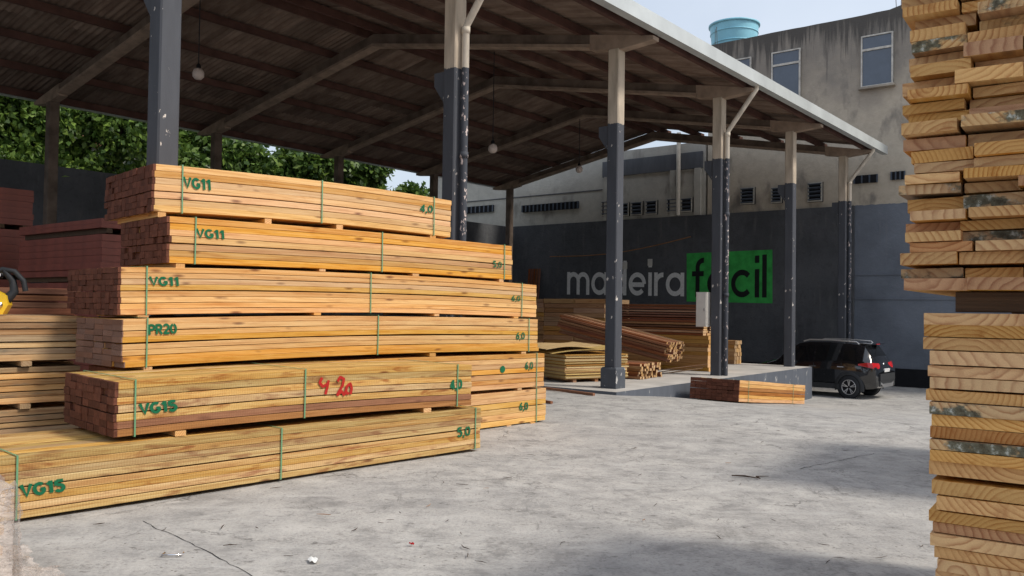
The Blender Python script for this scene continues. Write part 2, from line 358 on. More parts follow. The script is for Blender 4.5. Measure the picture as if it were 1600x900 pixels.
M['facade'] = stained_plaster('grimy_cream_plaster', (.47, .41, .33), (.245, .222, .195), (.065, .062, .06), 12.95, 5.0, 5.72, (.12, .134, .16))  # blue-grey lower coat painted paler, standing in for open-sky light beyond the shed roof
M['facade_low'] = stained_plaster('dusty_cream_plaster', (.46, .44, .39), (.34, .32, .29), (.1, .095, .085), 10.6, 4.5)
M['win_frame'] = plain('white_window_frame', (.5, .48, .44), .6, .3, 0, .25)
def glass():
    m = NT('blue_window_glass'); n = m.noise(m.coord(), 2.5, 4)
    return m.done(m.mix(n, (.035, .05, .075), (.07, .09, .13)), .08, .9)
M['glass'] = glass()
M['black'] = plain('black_recess', (.015, .015, .017), .8, .1)
M['louvre'] = plain('dusty_blue_louvre', (.06, .075, .1), .3, .6)
M['letter_grey'] = spray('grey_wall_paint', (.68, .68, .67), .2)
M['letter_green'] = plain('green_wall_paint', (.045, .36, .075), .8, .2, 0, .25, 3)
M['letter_black'] = plain('black_wall_paint', (.012, .014, .014), .8, .2)
M['tank'] = plain('sky_blue_tank', (.22, .5, .62), .45, .4, 0, .15, 1.5)
M['platform'] = plain('pale_platform_concrete', (.42, .4, .375), .9, .2, 0, .2, 1.3)
M['platform_side'] = painted('dark_platform_side', (.085, .095, .115), (.4, .4, .4), 90, .75, (.32, .32, .32), fscale=6)
M['leaf1'] = leaf_mat('mango_leaf', (.025, .06, .012), (.1, .175, .035))
M['leaf2'] = leaf_mat('broad_leaf', (.03, .07, .014), (.125, .215, .045))
M['bark'] = plain('bark', (.09, .065, .045), .9, .2, 0, .4, 8)
M['house'] = plain('white_house_wall', (.6, .58, .54), .85, .2)
M['tile'] = plain('clay_roof', (.3, .13, .075), .85, .2, 0, .35, 4)
M['yellow'] = plain('yellow_casing', (.75, .48, .02), .4, .5)
M['rubber'] = plain('black_rubber', (.018, .02, .024), .6, .3)
M['grey_box'] = plain('light_grey_enamel', (.56, .54, .5), .4, .5, 0, .06)
M['carpaint'] = plain('black_car_paint', (.008, .009, .011), .12, .7, 0, .1); M['carpaint'].node_tree.nodes['Principled BSDF'].inputs['Coat Weight'].default_value = 1.
M['carglass'] = plain('tinted_glass', (.006, .007, .008), .04, .9)
M['cladding'] = plain('black_cladding', (.03, .032, .035), .6, .3)
M['alloy'] = plain('silver_alloy', (.55, .55, .56), .3, .5, .8, .1)
M['chrome'] = plain('chrome', (.75, .75, .76), .15, .5, 1., .05)
M['taillight'] = plain('red_lens', (.45, .012, .015), .12, .7)
M['plate'] = plain('white_plate', (.7, .7, .7), .5, .4)
def film_wrap():
    m = NT('milky_stretch_film'); n = m.noise(m.mapping(m.coord(), (6, 2, 14)), 2, 5, .7, 1.)
    m.done((.78, .69, .63), .22, .5); m.put(m.b.inputs['Alpha'], m.ramp(n, [(.35, .18), (.65, .6)]))
    m.bump(n, .9, .02); return m.m
M['wrap'] = film_wrap()
M['paper'] = plain('white_paper', (.7, .7, .68), .8, .2)
M['stick'] = plain('dark_splinter', (.06, .04, .03), .9, .1, 0, .4)
M['lamp'] = plain('pale_lamp_glass', (.55, .47, .43), .4, .4)
M['rust'] = plain('rusty_rod', (.1, .06, .04), .9, .2)

# ------------------------------------------------------------------ ground and platform
def axis_coords(lo, hi, step, far):
    a = list(np.arange(lo, hi+.001, step)); k = step; x = hi; out = []
    while x < far: k *= 1.6; x += k; out.append(x)
    x = lo; k = step; pre = []
    while x > -far: k *= 1.6; x -= k; pre.append(x)
    return pre[::-1] + a + out
gx = axis_coords(-22, 30, .6, 900); gy = axis_coords(-4, 48, .6, 900)
def ground_z(x, y):
    s = (Vector((x, y, 0))-A0).dot(D)
    return gz(s) + .012*math.sin(x*1.3+.4*y)*math.sin(y*.9) * (1 if abs(x) < 40 and abs(y) < 60 else 0)
gv = [(x, y, ground_z(x, y)) for y in gy for x in gx]; nx = len(gx)
gf = [(j*nx+i, j*nx+i+1, (j+1)*nx+i+1, (j+1)*nx+i) for j in range(len(gy)-1) for i in range(nx-1)]
g = MB(); g.add(gv, gf, 0, True); ground = tag(g.build('ground', M['ground']), kind='structure')
pf = MB()
pb0, pb1, ps0, ps1 = -15.9, .55, -.75, 10.65
P = [(ps0, -pb0), (ps1, -pb0), (ps1, -pb1), (ps0, -pb1)]
pf.add([(x, y, z) for z in (-1.6, .014) for x, y in P], [(4, 7, 6, 5)], 0); pf.f[-1] = (4, 5, 6, 7)[::-1]
pf.add([(x, y, z) for z in (-1.6, .014) for x, y in P], [(0, 1, 5, 4), (1, 2, 6, 5), (2, 3, 7, 6), (3, 0, 4, 7)], 1)
plat = tag(pf.build('platform', [M['platform'], M['platform_side']], None, A0, (0, 0, SH_ROT)), kind='structure')
def joint(p, q, wdt, seed, n=26):
    rr = random.Random(seed); p = Vector(p); q = Vector(q); t = (q-p).normalized(); nrm = Vector((-t.y, t.x, 0)); vs = []; off = 0
    for i in range(n+1):
        off = off*.8+rr.uniform(-.014, .014); c = p.lerp(q, i/n)+nrm*off; ww = wdt*rr.uniform(.4, 1.2)
        for sg in (-1, 1):
            v = c+nrm*ww*sg/2; vs.append((v.x, v.y, ground_z(v.x, v.y)+.003))
    m = MB(); m.add(vs, [(2*i, 2*i+2, 2*i+3, 2*i+1)[::-1] for i in range(n)]); return m
def gpix(x, y, z=0): return on_plane(x, y, (0, 0, z), Vector((0, 0, 1)))
joint(gpix(225, 815), gpix(420, 915), .007, 3).build('expansion_joint', M['black'], ground)
joint(gpix(1250, 735), gpix(1365, 708), .008, 5).build('crack', M['black'], ground)

# ------------------------------------------------------------------ shed
shed = thing('open_shed', 'long open-sided storage shed with corrugated gabled roof on two-tone concrete columns', 'shed', A0, SH_ROT)
SL = math.atan((9.25-7.58)/(7.62+.9)); RZ0 = 7.58; RIDGE = -7.62
def roof_z(b):                                  # underside of the sheets
    return RZ0 + (.9-b)*math.tan(SL) if b >= RIDGE else RZ0 + (.9-(2*RIDGE-b))*math.tan(SL)
CW = .27
def column_mesh(zb):
    m = MB(); c = CW/2; ch = .02
    pr = [(-c+ch, -c), (c-ch, -c), (c, -c+ch), (c, c-ch), (c-ch, c), (-c+ch, c), (-c, c-ch), (-c, -c+ch)]
    m.add([(x, y, z) for z in (zb, 7.25) for x, y in pr], [(i, (i+1) % 8, (i+1) % 8+8, i+8) for i in range(8)]+[tuple(range(8, 16))])
    return m
cm0 = column_mesh(-.05).mesh('column', M['column']); cm1 = column_mesh(-1.3).mesh('column', M['column']); cm2 = column_mesh(-1.3).mesh('column', M['rafter'])
pm = MB(); pm.add([(x*a, y*a, z) for z, a in ((-.3, .19), (.42, .19), (.46, .165)) for x, y in ((-1, -1), (1, -1), (1, 1), (-1, 1))],
                  [(i+4*k, (i+1) % 4+4*k, (i+1) % 4+4*k+4, i+4*k+4) for k in range(2) for i in range(4)]+[(8, 9, 10, 11)])
plinth_me = pm.mesh('plinth', M['plinth'])
cb = MB(); cb.add([(x, y, z) for x in (-.11, .11) for y, z in ((.13, 5.08), (.13, 5.62), (.36, 5.62), (.36, 5.4))], [(0, 1, 2, 3), (7, 6, 5, 4), (0, 4, 5, 1), (1, 5, 6, 2), (2, 6, 7, 3), (3, 7, 4, 0)])
corbel_me = cb.mesh('corbel', M['column'])
for k in range(-3, 4):
    for b, side in ((0, 0), (-WID, 1)):
        c = place('column', cm2 if side else (cm1 if k == 3 else cm0), shed, (k*BAY, -b, 0), (0, 0, 0 if not side else math.pi))
        if k < 1: place('plinth', plinth_me, c)
        if not side: place('corbel', corbel_me, c)
    # haunch: bracket with a tapering cantilever towards the eave
    for b, sg in ((0, -1), (-WID, 1)):
        h = MB(); zt = roof_z(0)-.2
        pts = [(.95, roof_z(.95 if True else 0)-.2), (.95, roof_z(.95)-.28), (.16, 7.22), (-.62, 7.34), (-.62, roof_z(-.62)-.2)]
        vs = [(x, (-pb if sg < 0 else WID+pb), z) for x in (-.12, .12) for pb, z in pts]
        h.add(vs, [tuple(range(5)), tuple(range(5, 10))[::-1]]+[(i, i+5, (i+1) % 5+5, (i+1) % 5) for i in range(5)])
        h.build('haunch', M['haunch'], shed, (k*BAY, 0, 0))
    for a, bb in ((-.6, RIDGE), (-WID+.6, RIDGE)):
        r = MB(); za, zb = roof_z(a)-.2, roof_z(bb)-.2
        vs = [(x, -b_, z) for x in (-.09, .09) for b_, z in ((a, za), (bb, zb), (bb, zb-.3), (a, za-.24))]
        r.add(vs, [(0, 1, 2, 3), (7, 6, 5, 4)]+[(i, i+4, (i+1) % 4+4, (i+1) % 4) for i in range(4)])
        r.build('rafter', M['rafter'], shed, (k*BAY, 0, 0))
        for t in (.0, .5, 1.0):                       # flange along the rafter foot
            pass
        f = MB(); f.bar((0, -a, za-.25), (0, -bb, zb-.31), .3, .07); f.build('rafter_flange', M['haunch'], shed, (k*BAY, 0, 0))
SA, SB = -16.2, 16.2
for b in (.72, -.9, -2.55, -4.2, -5.85, -7.35):
    for bb in (b, 2*RIDGE-b):
        p = MB(); p.span((SA, -bb-.05, roof_z(bb)-.205), (SB, -bb+.05, roof_z(bb)-.02)); p.build('purlin', M['purlin'], shed)
# corrugated sheets
SWD = 1.105; ROWL = (7.62+1.0)/math.cos(SL)/4
def sheet_mesh():
    m = MB(); n = 26; vs = []
    for j in (0, 1):
        for i in range(n+1):
            x = i/n*(SWD+.09); vs.append((x-.0, j*(ROWL+.2), .024*math.cos(2*math.pi*x/.17)))
    m.add(vs, [(i, i+1, n+2+i, n+1+i) for i in range(n)], 0, True); return m.mesh('roof_sheet', M['roof'])
shm = sheet_mesh(); ns = int((SB-SA)/SWD)
for i in range(ns):
    for r in range(4):
        for side in (0, 1):
            y0 = -1.0 + r*ROWL*math.cos(SL)
            o = place('roof_sheet', shm, shed)
            z = roof_z(-y0) + .02 + (i % 2)*.003 + (r % 2)*.006
            dz = .014
            if side == 0: o.location = (SA+i*SWD, y0, z+dz); o.rotation_euler = (SL, 0, 0)
            else: o.location = (SA+i*SWD+SWD+.09, -2*RIDGE-y0, z+dz); o.rotation_euler = (SL, 0, math.pi)
m = MB(); m.tube([(SA, -RIDGE, 9.3), (SB, -RIDGE, 9.3)], .12, 8); m.build('ridge_cap', M['roof'], shed)
for b, sg in ((1.03, 1), (2*RIDGE-1.03, -1)):
    m = MB(); y = -b
    m.span((SA, y-.1, 7.42), (SB+.5, y-.085, 7.72)); m.span((SA, y+.085, 7.42), (SB+.5, y+.1, 7.66)); m.span((SA, y-.085, 7.42), (SB+.5, y+.085, 7.435))
    m.span((SB+.5, y-.1, 7.42), (SB+.515, y+.1, 7.7))
    m.build('gutter', M['gutter'], shed)
for k in (-3, -1, 1, 3):
    m = MB(); s0 = .02; bb = CW/2+.085
    m.tube([(s0, -1.0, 7.45), (s0, -1.0, 7.36), (s0, -.93, 7.27), (s0, -bb-.06, 6.42), (s0, -bb, 6.33), (s0, -bb, 5.0), (s0, -bb, -1.2 if k == 3 else .02)], .062, 12)
    dp = m.build('downpipe', M['pipe'], shed, (k*BAY, 0, 0))
    for z in (6.28, 4.2, 2.1):
        q = MB(); q.lathe([(.062, -.05), (.074, -.05), (.074, .05), (.062, .05)], 12, (s0, -bb, z)); q.build('pipe_collar', M['pipe'], dp)

# pendant lamps hang from the rafters
for (px, py, s_, lab) in ((310, 113, -5.1, 'pale pendant lamp on a long cable beside the foremost bare column'), (770, 230, 2.55, 'pale pendant lamp on a cable in the middle of the shed'), (905, 263, 10.2, 'small pendant lamp hanging near the gable end rafter')):
    v = ray(px, py); tt = ((S(s_, 0)-CAM).dot(D))/v.dot(D); Pq = CAM+v*tt; b_ = (Pq-A0).dot(N_)
    top = roof_z(b_)
    L = thing('pendant_lamp', lab, 'lamp', Pq, 0, 'pendant lamps under the shed roof')
    m = MB(); m.tube([(0, 0, .12), (0, 0, top-Pq.z)], .012, 6); m.build('cable', M['rubber'], L)
    m = MB(); m.lathe([(.001, -.17), (.07, -.16), (.125, -.1), (.13, -.02), (.1, .06), (.05, .09), (.001, .09)], 16); m.build('globe', M['lamp'], L)
    m = MB(); m.lathe([(.05, .08), (.05, .16), (.02, .2), (.001, .2)], 12); m.build('socket', M['black'], L)
# electrical box on the column
bx = thing('electrical_box', 'tall light grey metal cabinet fixed to a charcoal shed column', 'cabinet', S(BAY-.1, -.33, 1.28), SH_ROT)
m = MB(); m.box((0, 0, .44), (.34, .3, .9)); m.build('case', M['grey_box'], bx)
m = MB(); m.box((-.178, 0, .44), (.015, .26, .84)); dr = m.build('door', M['grey_box'], bx)
m = MB(); m.box((-.19, -.09, .44), (.015, .02, .08)); m.build('handle', M['chrome'], dr)

# ------------------------------------------------------------------ walls and buildings behind
WS = 17.25
gw = thing('gable_wall', 'charcoal painted wall with large painted shop lettering at the end of the shed', 'wall', A0, SH_ROT)
m = MB(); m.span((WS, .2, -1.4), (WS+.3, 20, 5.72)); m.build('wall', M['wall_rough'], gw)
m = MB(); m.span((WS-.06, .2, -1.3), (WS+.02, 7, -.35)); m.build('skirting', M['black'], gw)
m = MB(); m.span((WS-.03, .2, 2.95), (WS+.02, .8, 3.01)); m.build('ledge', M['wall_rough'], gw)
def wall_bz(x, y):
    v = ray(x, y); t = (S(WS, 0)-CAM).dot(D)/v.dot(D); Pq = CAM+v*t; return (Pq-A0).dot(N_), Pq.z
# painted lettering, drawn as strokes
def stroke(mb, pts, w, fn):
    pts = [Vector((p[0], p[1])) for p in pts]; L_, R_ = [], []
    for i, p in enumerate(pts):
        a = pts[max(i-1, 0)]; b = pts[min(i+1, len(pts)-1)]; t = (b-a).normalized(); nn = Vector((-t.y, t.x))*w/2
        L_.append(p+nn); R_.append(p-nn)
    vs = [fn(p.x, p.y) for q in zip(L_, R_) for p in q]
    mb.add(vs, [(2*i, 2*i+1, 2*i+3, 2*i+2) for i in range(len(pts)-1)])
def arc(cx, cy, rx, ry, a0, a1, n=22): return [(cx+rx*math.cos(R(a0+(a1-a0)*i/n)), cy+ry*math.sin(R(a0+(a1-a0)*i/n))) for i in range(n+1)]
SW_ = .2
def letter(ch):
    h = SW_/2; r = .5-h
    if ch == 'm': return 1.42, [[(h, 0), (h, 1)], arc(.41, .6, .31, .3, 180, 0)+[(.72, 0)], arc(1.02, .6, .31, .3, 180, 0)+[(1.33, 0)]]
    if ch == 'a': return 1.0, [arc(.5, .5, r, r, 0, 360, 32), [(1-h, 0), (1-h, 1)]]
    if ch == 'd': return 1.0, [arc(.5, .5, r, r, 0, 360, 32), [(1-h, 0), (1-h, 1.5)]]
    if ch == 'e': return 1.0, [arc(.5, .5, r, r, 0, 318, 30), [(h, .47), (1-h, .47)]]
    if ch == 'i': return .2, [[(h, 0), (h, 1)], [(h, 1.22), (h, 1.48)]]
    if ch == 'r': return .52, [[(h, 0), (h, 1)], arc(.5, .55, .4, .35, 180, 88)]
    if ch == 'f': return .62, [[(.28, 0), (.28, 1.1)]+arc(.56, 1.15, .28, .26, 180, 85), [(0, .9), (.58, .9)]]
    if ch == 'c': return .95, [arc(.5, .5, r, r, 42, 318, 28)]
    if ch == 'l': return .2, [[(h, 0), (h, 1.5)]]
def word(name, txt, px_l, px_r, xh_l, xh_r, gap, mat, parent, proud):
    bl, zl = wall_bz(*px_l); br, zr = wall_bz(*px_r); hl = wall_bz(px_l[0], xh_l)[1]-zl; hr = wall_bz(px_r[0], xh_r)[1]-zr
    tot = sum(letter(c)[0] for c in txt)+gap*(len(txt)-1); x0 = 0; k = 0
    for c in txt:
        wd, st = letter(c)
        def fn(x, y, x0=x0, q=[0]):
            u = (x+x0)/tot; return (WS-proud, -(bl+(br-bl)*u), zl+(zr-zl)*u+(hl+(hr-hl)*u)*y)
        mb = MB()
        for i, s_ in enumerate(st):
            fn2 = lambda x, y, i=i: (fn(x, y)[0]-.0015*i,)+fn(x, y)[1:]
            stroke(mb, s_, SW_, fn2)
        mb.build('letter', mat, parent); x0 += wd+gap
gr = MB(); cs = [wall_bz(*p) for p in ((1073, 396), (1207, 390), (1207, 474), (1073, 471))]
gr.add([(WS-.006, -b, z) for b, z in cs], [(0, 1, 2, 3)]); gb = gr.build('green_panel', M['letter_green'], gw)
word('madeira', 'madeira', (886, 460), (1069, 463), 425, 426, .13, M['letter_grey'], gw, .008)
word('facil', 'facil', (1081, 464), (1198, 465), 424, 420, .13, M['letter_black'], gb, .012)
for px, py in ((977, 415), (1016, 410)):
    b, z = wall_bz(px, py); m = MB(); m.box((WS-.02, -b, z), (.02, .22, .3)); m.build('notice', M['grey_box'], gw)
m = MB(); a = wall_bz(860, 401); c = wall_bz(1080, 370)
m.tube([(WS-.05, -(a[0]+(c[0]-a[0])*t), a[1]+(c[1]-a[1])*t-.25*math.sin(math.pi*t)) for t in [i/12 for i in range(13)]], .02, 6)
tag(m.build('cable', M['wood_brown'], None, A0, (0, 0, SH_ROT)), 'thin brown cable sagging across the charcoal wall above the lettering', 'cable')

# low cream building above the wall
lb = thing('cream_annex', 'dusty cream building with louvred windows and strip vents above the charcoal wall', 'building', A0, SH_ROT)
m = MB(); m.span((WS+.1, 6.3, 5.6), (WS+8, 22, 8.85)); m.build('wall', M['facade_low'], lb)
m = MB(); m.span((WS-.02, 6.4, 7.72), (WS+.3, 11.35, 8.42)); m.build('ring_beam', M['wall_dark'], lb)
for b in (11.1, 7.75, 6.6): m = MB(); m.span((WS-.04, b-.14, 5.73), (WS+.2, b+.14, 7.72)); m.build('pilaster', M['facade_low'], lb)
m = MB(); m.tube([(WS-.1, 7.45, 5.75), (WS-.1, 7.45, 9.3)], .09, 10); m.build('drainpipe', M['cream'], lb)
for z in (7.15, 8.75): m = MB(); m.span((WS+.06, 11.4, z), (WS+.12, 22, z+.04)); m.build('string_course', M['wall_dark'], lb)
def louvre(parent, b0, b1, z0, z1, n=4):
    m = MB(); m.span((WS-.0, -b1, z0), (WS+.12, -b0, z1)); wn = m.build('window', M['black'], parent)
    for i in range(n):
        z = z0+(i+.5)*(z1-z0)/n; q = MB(); q.box((WS-.04, -(b0+b1)/2, z), (.09, b1-b0-.04, .012), 0, Matrix.Rotation(R(35), 3, 'Y')); q.build('louvre', M['louvre'], wn)
    q = MB(); t = .05
    q.span((WS-.045, -b1, z0), (WS+.005, -b1+t, z1)); q.span((WS-.045, -b0-t, z0), (WS+.005, -b0, z1)); q.span((WS-.045, -b1+t, z1-t), (WS+.005, -b0-t, z1)); q.span((WS-.045, -b1+t, z0), (WS+.005, -b0-t, z0+t))
    q.build('frame', M['facade_low'], wn)
for x0, x1, y0, y1 in ((940, 951, 313, 338), (972, 983, 316, 338), (986, 1004, 314, 337), (1009, 1027, 312, 336), (1042, 1058, 309, 333), (1064, 1082, 308, 332)):
    a = wall_bz(x0, y1); c = wall_bz(x1, y0); louvre(lb, a[0], c[0], a[1], c[1])
def strip(parent, x0, x1, y0, y1, n):
    a = wall_bz(x0, y1); c = wall_bz(x1, y0); z0, z1 = a[1], a[1]+.34
    m = MB(); m.span((WS+.0, -c[0], z0), (WS+.13, -a[0], z1)); vt = m.build('vent', M['black'], parent)
    for i in range(n+1):
        b = a[0]+(c[0]-a[0])*i/n; q = MB(); q.span((WS-.04, -b-.03, z0), (WS+.01, -b+.03, z1)); q.build('vent_bar', M['louvre'], vt)
strip(lb, 816, 903, 322, 332, 14); strip(lb, 724, 770, 323, 334, 7)

# tall stained building
tb = thing('tall_building', 'rain-stained plaster building with blue-paned windows rising behind the shed roof', 'building', A0, SH_ROT)
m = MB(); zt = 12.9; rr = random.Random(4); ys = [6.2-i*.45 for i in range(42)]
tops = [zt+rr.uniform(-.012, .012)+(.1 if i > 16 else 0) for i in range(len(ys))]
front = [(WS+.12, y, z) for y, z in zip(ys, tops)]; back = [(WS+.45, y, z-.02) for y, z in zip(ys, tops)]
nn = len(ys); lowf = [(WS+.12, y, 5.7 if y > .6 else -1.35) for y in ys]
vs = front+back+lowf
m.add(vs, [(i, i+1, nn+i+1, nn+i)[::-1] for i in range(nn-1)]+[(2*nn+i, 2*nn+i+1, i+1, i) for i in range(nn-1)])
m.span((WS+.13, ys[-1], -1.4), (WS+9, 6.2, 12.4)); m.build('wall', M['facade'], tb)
m = MB(); m.span((WS+.05, -12, -1.3), (WS+.129, .18, -.3)); m.build('skirting', M['black'], tb)
for z in (2.2, 3.1):
    m = MB(); m.span((WS+.08, -12, z), (WS+.129, .18, z+.05)); m.build('ledge', M['facade'], tb)
def window(b0, b1, z0, z1):
    m = MB(); m.span((WS+.09, -b1, z0), (WS+.115, -b0, z1)); wn = m.build('window', M['black'], tb)
    t = .05; zm = z0+(z1-z0)*.72; q = MB(); x0, x1 = WS+.0, WS+.089
    for p, r in (((-b1, z0), (-b1+t, z1)), ((-b0-t, z0), (-b0, z1)), ((-b1+t, z1-t), (-b0-t, z1)), ((-b1+t, z0), (-b0-t, z0+t)), ((-b1+t, zm-.04), (-b0-t, zm+.04))):
        q.span((x0, p[0], p[1]), (x1, r[0], r[1]))
    q.build('frame', M['win_frame'], wn)
    for za, zb in ((z0+t, zm-.04), (zm+.04, z1-t)):
        q = MB(); q.span((WS+.05, -b1+t, za), (WS+.06, -b0-t, zb)); q.build('pane', M['glass'], wn)
    q = MB(); q.span((WS-.12, -b1-.08, z0-.08), (WS+.11, -b0+.08, z0-.005)); q.build('sill', M['facade'], wn)
for x0, x1, yt, yb in ((1345, 1395, 55, 122), (1205, 1250, 80, 143), (1140, 1173, 98, 158), ):
    a = wall_bz(x0, (yt+yb)/2)[0]; c = wall_bz(x1, (yt+yb)/2)[0]; window(a, c, 10.12, 12.06)
for x0, x1, y0, y1 in ((1157, 1179, 292, 320), (1205, 1222, 292, 318), (1262, 1285, 284, 316)):
    a = wall_bz(x0, y1); c = wall_bz(x1, y0); louvre(tb, a[0], c[0], a[1], c[1], 5)
def block_vent(x0, x1, y0, y1):
    a = wall_bz(x0, y1); c = wall_bz(x1, y0); m = MB(); m.span((WS+.06, -c[0], a[1]), (WS+.118, -a[0], a[1]+.3)); v = m.build('vent', M['black'], tb)
    for i in range(4):
        b = a[0]+(c[0]-a[0])*i/3; q = MB(); q.span((WS+.03, -b-.025, a[1]), (WS+.055, -b+.025, a[1]+.3)); q.build('vent_bar', M['louvre'], v)
block_vent(1334, 1370, 276, 287); block_vent(1392, 1413, 272, 281)
for i, y in enumerate((6.0, 5.9, -1.2, -1.35, -1.5)):
    m = MB(); m.tube([(WS+.3, y, 12.8), (WS+.3+.05*i, y+.08*math.sin(i), 13.6+.1*i)], .012, 5); m.build('reinforcing_rod', M['rust'], tb)
wt = thing('water_tank', 'round sky blue plastic water tank standing on the building roof', 'tank', S(19.0, -5.8, 12.5), SH_ROT)
m = MB(); m.lathe([(.001, .0), (.86, .0), (.93, .5), (.98, 1.0), (1.03, 1.5), (1.03, 1.56)], 40)
for z in (.5, 1.0): pass
m.build('body', M['tank'], wt)
m = MB(); m.lathe([(1.03, 1.52), (1.09, 1.52), (1.09, 1.6), (1.0, 1.62), (.96, 1.5)], 40); m.build('rim', M['tank'], wt)
for z, r in ((.75, .97), (1.2, 1.01)):
    m = MB(); m.lathe([(r-.02, z-.03), (r+.015, z-.02), (r+.015, z+.02), (r-.02, z+.03)], 40); m.build('rib', M['tank'], wt)
# side boundary wall with trees behind
m = MB(); m.span((-30, 17.0, -.3), (WS-.01, 17.3, 5.75)); 
tag(m.build('boundary_wall', M['wall_rough'], None, A0, (0, 0, SH_ROT)), 'long charcoal boundary wall along the back side of the shed, below the trees', 'wall')
hs = thing('white_house', 'pale house with clay roof glimpsed behind the trees', 'house', S(1, -29), SH_ROT+.2)
m = MB(); m.span((-3.5, -3, 0), (3.5, 3, 8.2)); m.build('wall', M['house'], hs)
m = MB(); m.add([(-3.9, -3.4, 8.1), (3.9, -3.4, 8.1), (3.9, 3.4, 8.1), (-3.9, 3.4, 8.1), (-3.9, 0, 9.5), (3.9, 0, 9.5)], [(0, 1, 5, 4), (2, 3, 4, 5), (1, 2, 5), (3, 0, 4), (3, 2, 1, 0)]); m.build('roof', M['tile'], hs)
m = MB(); m.span((-1, -3.06, 6.2), (0, -3.0, 7.4)); m.build('window', M['glass'], hs)

def tree(label, loc, h, crowns, leafm, nclump, lsz, seed):
    rg = np.random.default_rng(seed); t = thing('leafy_tree', label, 'tree', loc, 0, 'trees behind the boundary wall')
    mb = MB(); mb.tube([(0, 0, -.2), (.1, .05, h*.3), (-.05, .1, h*.6), (.1, 0, h*.85)], [.2, .16, .12, .05], 9)
    for c in crowns:
        mb.tube([(0, .05, h*.4), (c[0]*.5, c[1]*.5, (h*.4+c[2])/2+.2), (c[0], c[1], c[2])], [.1, .07, .03], 7)
    mb.build('trunk', M['bark'], t)
    out = []
    for (cx, cy, cz, rx, ry, rz) in crowns:
        nC = nclump
        u = rg.normal(size=(nC, 3)); u /= np.linalg.norm(u, axis=1)[:, None]
        rad = rg.uniform(.35, 1.08, (nC, 1))**.6
        cen = u*rad*np.array([rx, ry, rz])+np.array([cx, cy, cz])
        nl = 26; c2 = np.repeat(cen, nl, 0); n = len(c2)
        out_dir = np.repeat(u, nl, 0)
        pos = c2 + rg.normal(size=(n, 3))*np.array([.17, .17, .13])
        dr = out_dir*.6 + rg.normal(size=(n, 3))*.75 + np.array([0, 0, -.55]); dr /= np.linalg.norm(dr, axis=1)[:, None]
        sd = np.cross(dr, rg.normal(size=(n, 3))); sd /= np.linalg.norm(sd, axis=1)[:, None]
        L = (lsz*rg.uniform(.6, 1.3, (n, 1))); W = L*.3
        nm = np.cross(dr, sd)*L*.12
        out.append(np.stack([pos, pos+dr*L*.45+sd*W+nm, pos+dr*L, pos+dr*L*.45-sd*W+nm], 1))
    place('crown', fast_mesh('crown', np.concatenate(out), 4, leafm), t)
specs = [(-11.5, -20.0, 'dark leafy tree with sky showing through beyond the far red plywood', 0), (-7.8, -19.6, 'broad-leaved bushy tree behind the corner of the boundary wall', 1), (-4.9, -20.2, 'dense glossy tree left of the foremost bare column', 1), (-2.2, -19.5, 'rounded bright green tree just behind the foremost bare column', 1),
         (.6, -20.1, 'long-leaved tree directly in front of the pale house', 0), (3.4, -19.6, 'long-leaved tree beside the pale house, towards the cream annex', 0), (6.4, -20.0, 'drooping mango-like tree over the middle of the boundary wall', 0), (9.3, -19.4, 'low drooping tree over the far stretch of boundary wall', 0), (11.6, -20.6, 'drooping tree at the end of the boundary wall beside the cream annex', 0), (12.6, -18.6, 'small sprig-like tree against the cream annex', 0)]
for i, (s_, b_, lab, kd) in enumerate(specs):
    rr = random.Random(i+20); hh = 8.7 if i < 9 else 6.6
    cr = []
    for j in range(5 if i < 9 else 2):
        sc = 1 if i < 9 else .5
        cr.append((rr.uniform(-1.4, 1.4)*sc, rr.uniform(-.9, .9)*sc, hh*rr.uniform(.62, .95) if i < 9 else 6.3+j*.5, rr.uniform(.9, 1.4)*sc, rr.uniform(.9, 1.3)*sc, rr.uniform(.7, 1.1)*sc))
    tree(lab, S(s_, b_), hh, cr, M['leaf2'] if kd else M['leaf1'], 115 if i < 9 else 40, .23 if kd else .28, i)

# ------------------------------------------------------------------ the big timber pile
GL = {'V': (.8, [[(.05, 1), (.36, .04), (.67, 1)]]), 'G': (.84, [arc(.4, .5, .32, .42, 48, 330)+[(.68, .45)], [(.78, .45), (.44, .45)]]), '1': (.52, [[(.06, .72), (.3, .96)], [(.3, 1.02), (.3, 0)]]),
      'P': (.76, [[(.1, 0), (.1, 1)], [(.2, .92), (.38, .92)]+arc(.4, .7, .22, .22, 85, -85)+[(.2, .48)]]), 'R': (.8, [[(.1, 0), (.1, 1)], [(.2, .92), (.38, .92)]+arc(.4, .7, .22, .22, 85, -85)+[(.2, .48)], [(.38, .42), (.66, 0)]]),
      '2': (.74, [arc(.34, .68, .25, .25, 165, -30)+[(.1, .12)], [(.04, .08), (.64, .08)]]), '0': (.78, [arc(.36, .5, .27, .42, 97, 263), arc(.36, .5, .27, .42, -83, 83)]), '5': (.74, [[(.6, .92), (.16, .92)], [(.14, .98), (.12, .52)], arc(.32, .32, .27, .26, 125, -150)]),
      '4': (.8, [[(.5, 0), (.5, 1)], [(.46, .92), (.06, .32)], [(.04, .28), (.7, .28)]]), '6': (.78, [arc(.36, .3, .25, .24, 0, 360), [(.56, .95), (.28, .72), (.12, .38)]]), ',': (.32, [[(.16, .14), (.06, -.14)]])}
def plane_tz(o, psi, x, y):
    e = Vector((math.sin(psi), math.cos(psi), 0)); mm = Vector((math.cos(psi), -math.sin(psi), 0)); Pq = on_plane(x, y, o, mm)
    return (Pq-Vector(o)).dot(e), Pq.z-o[2]
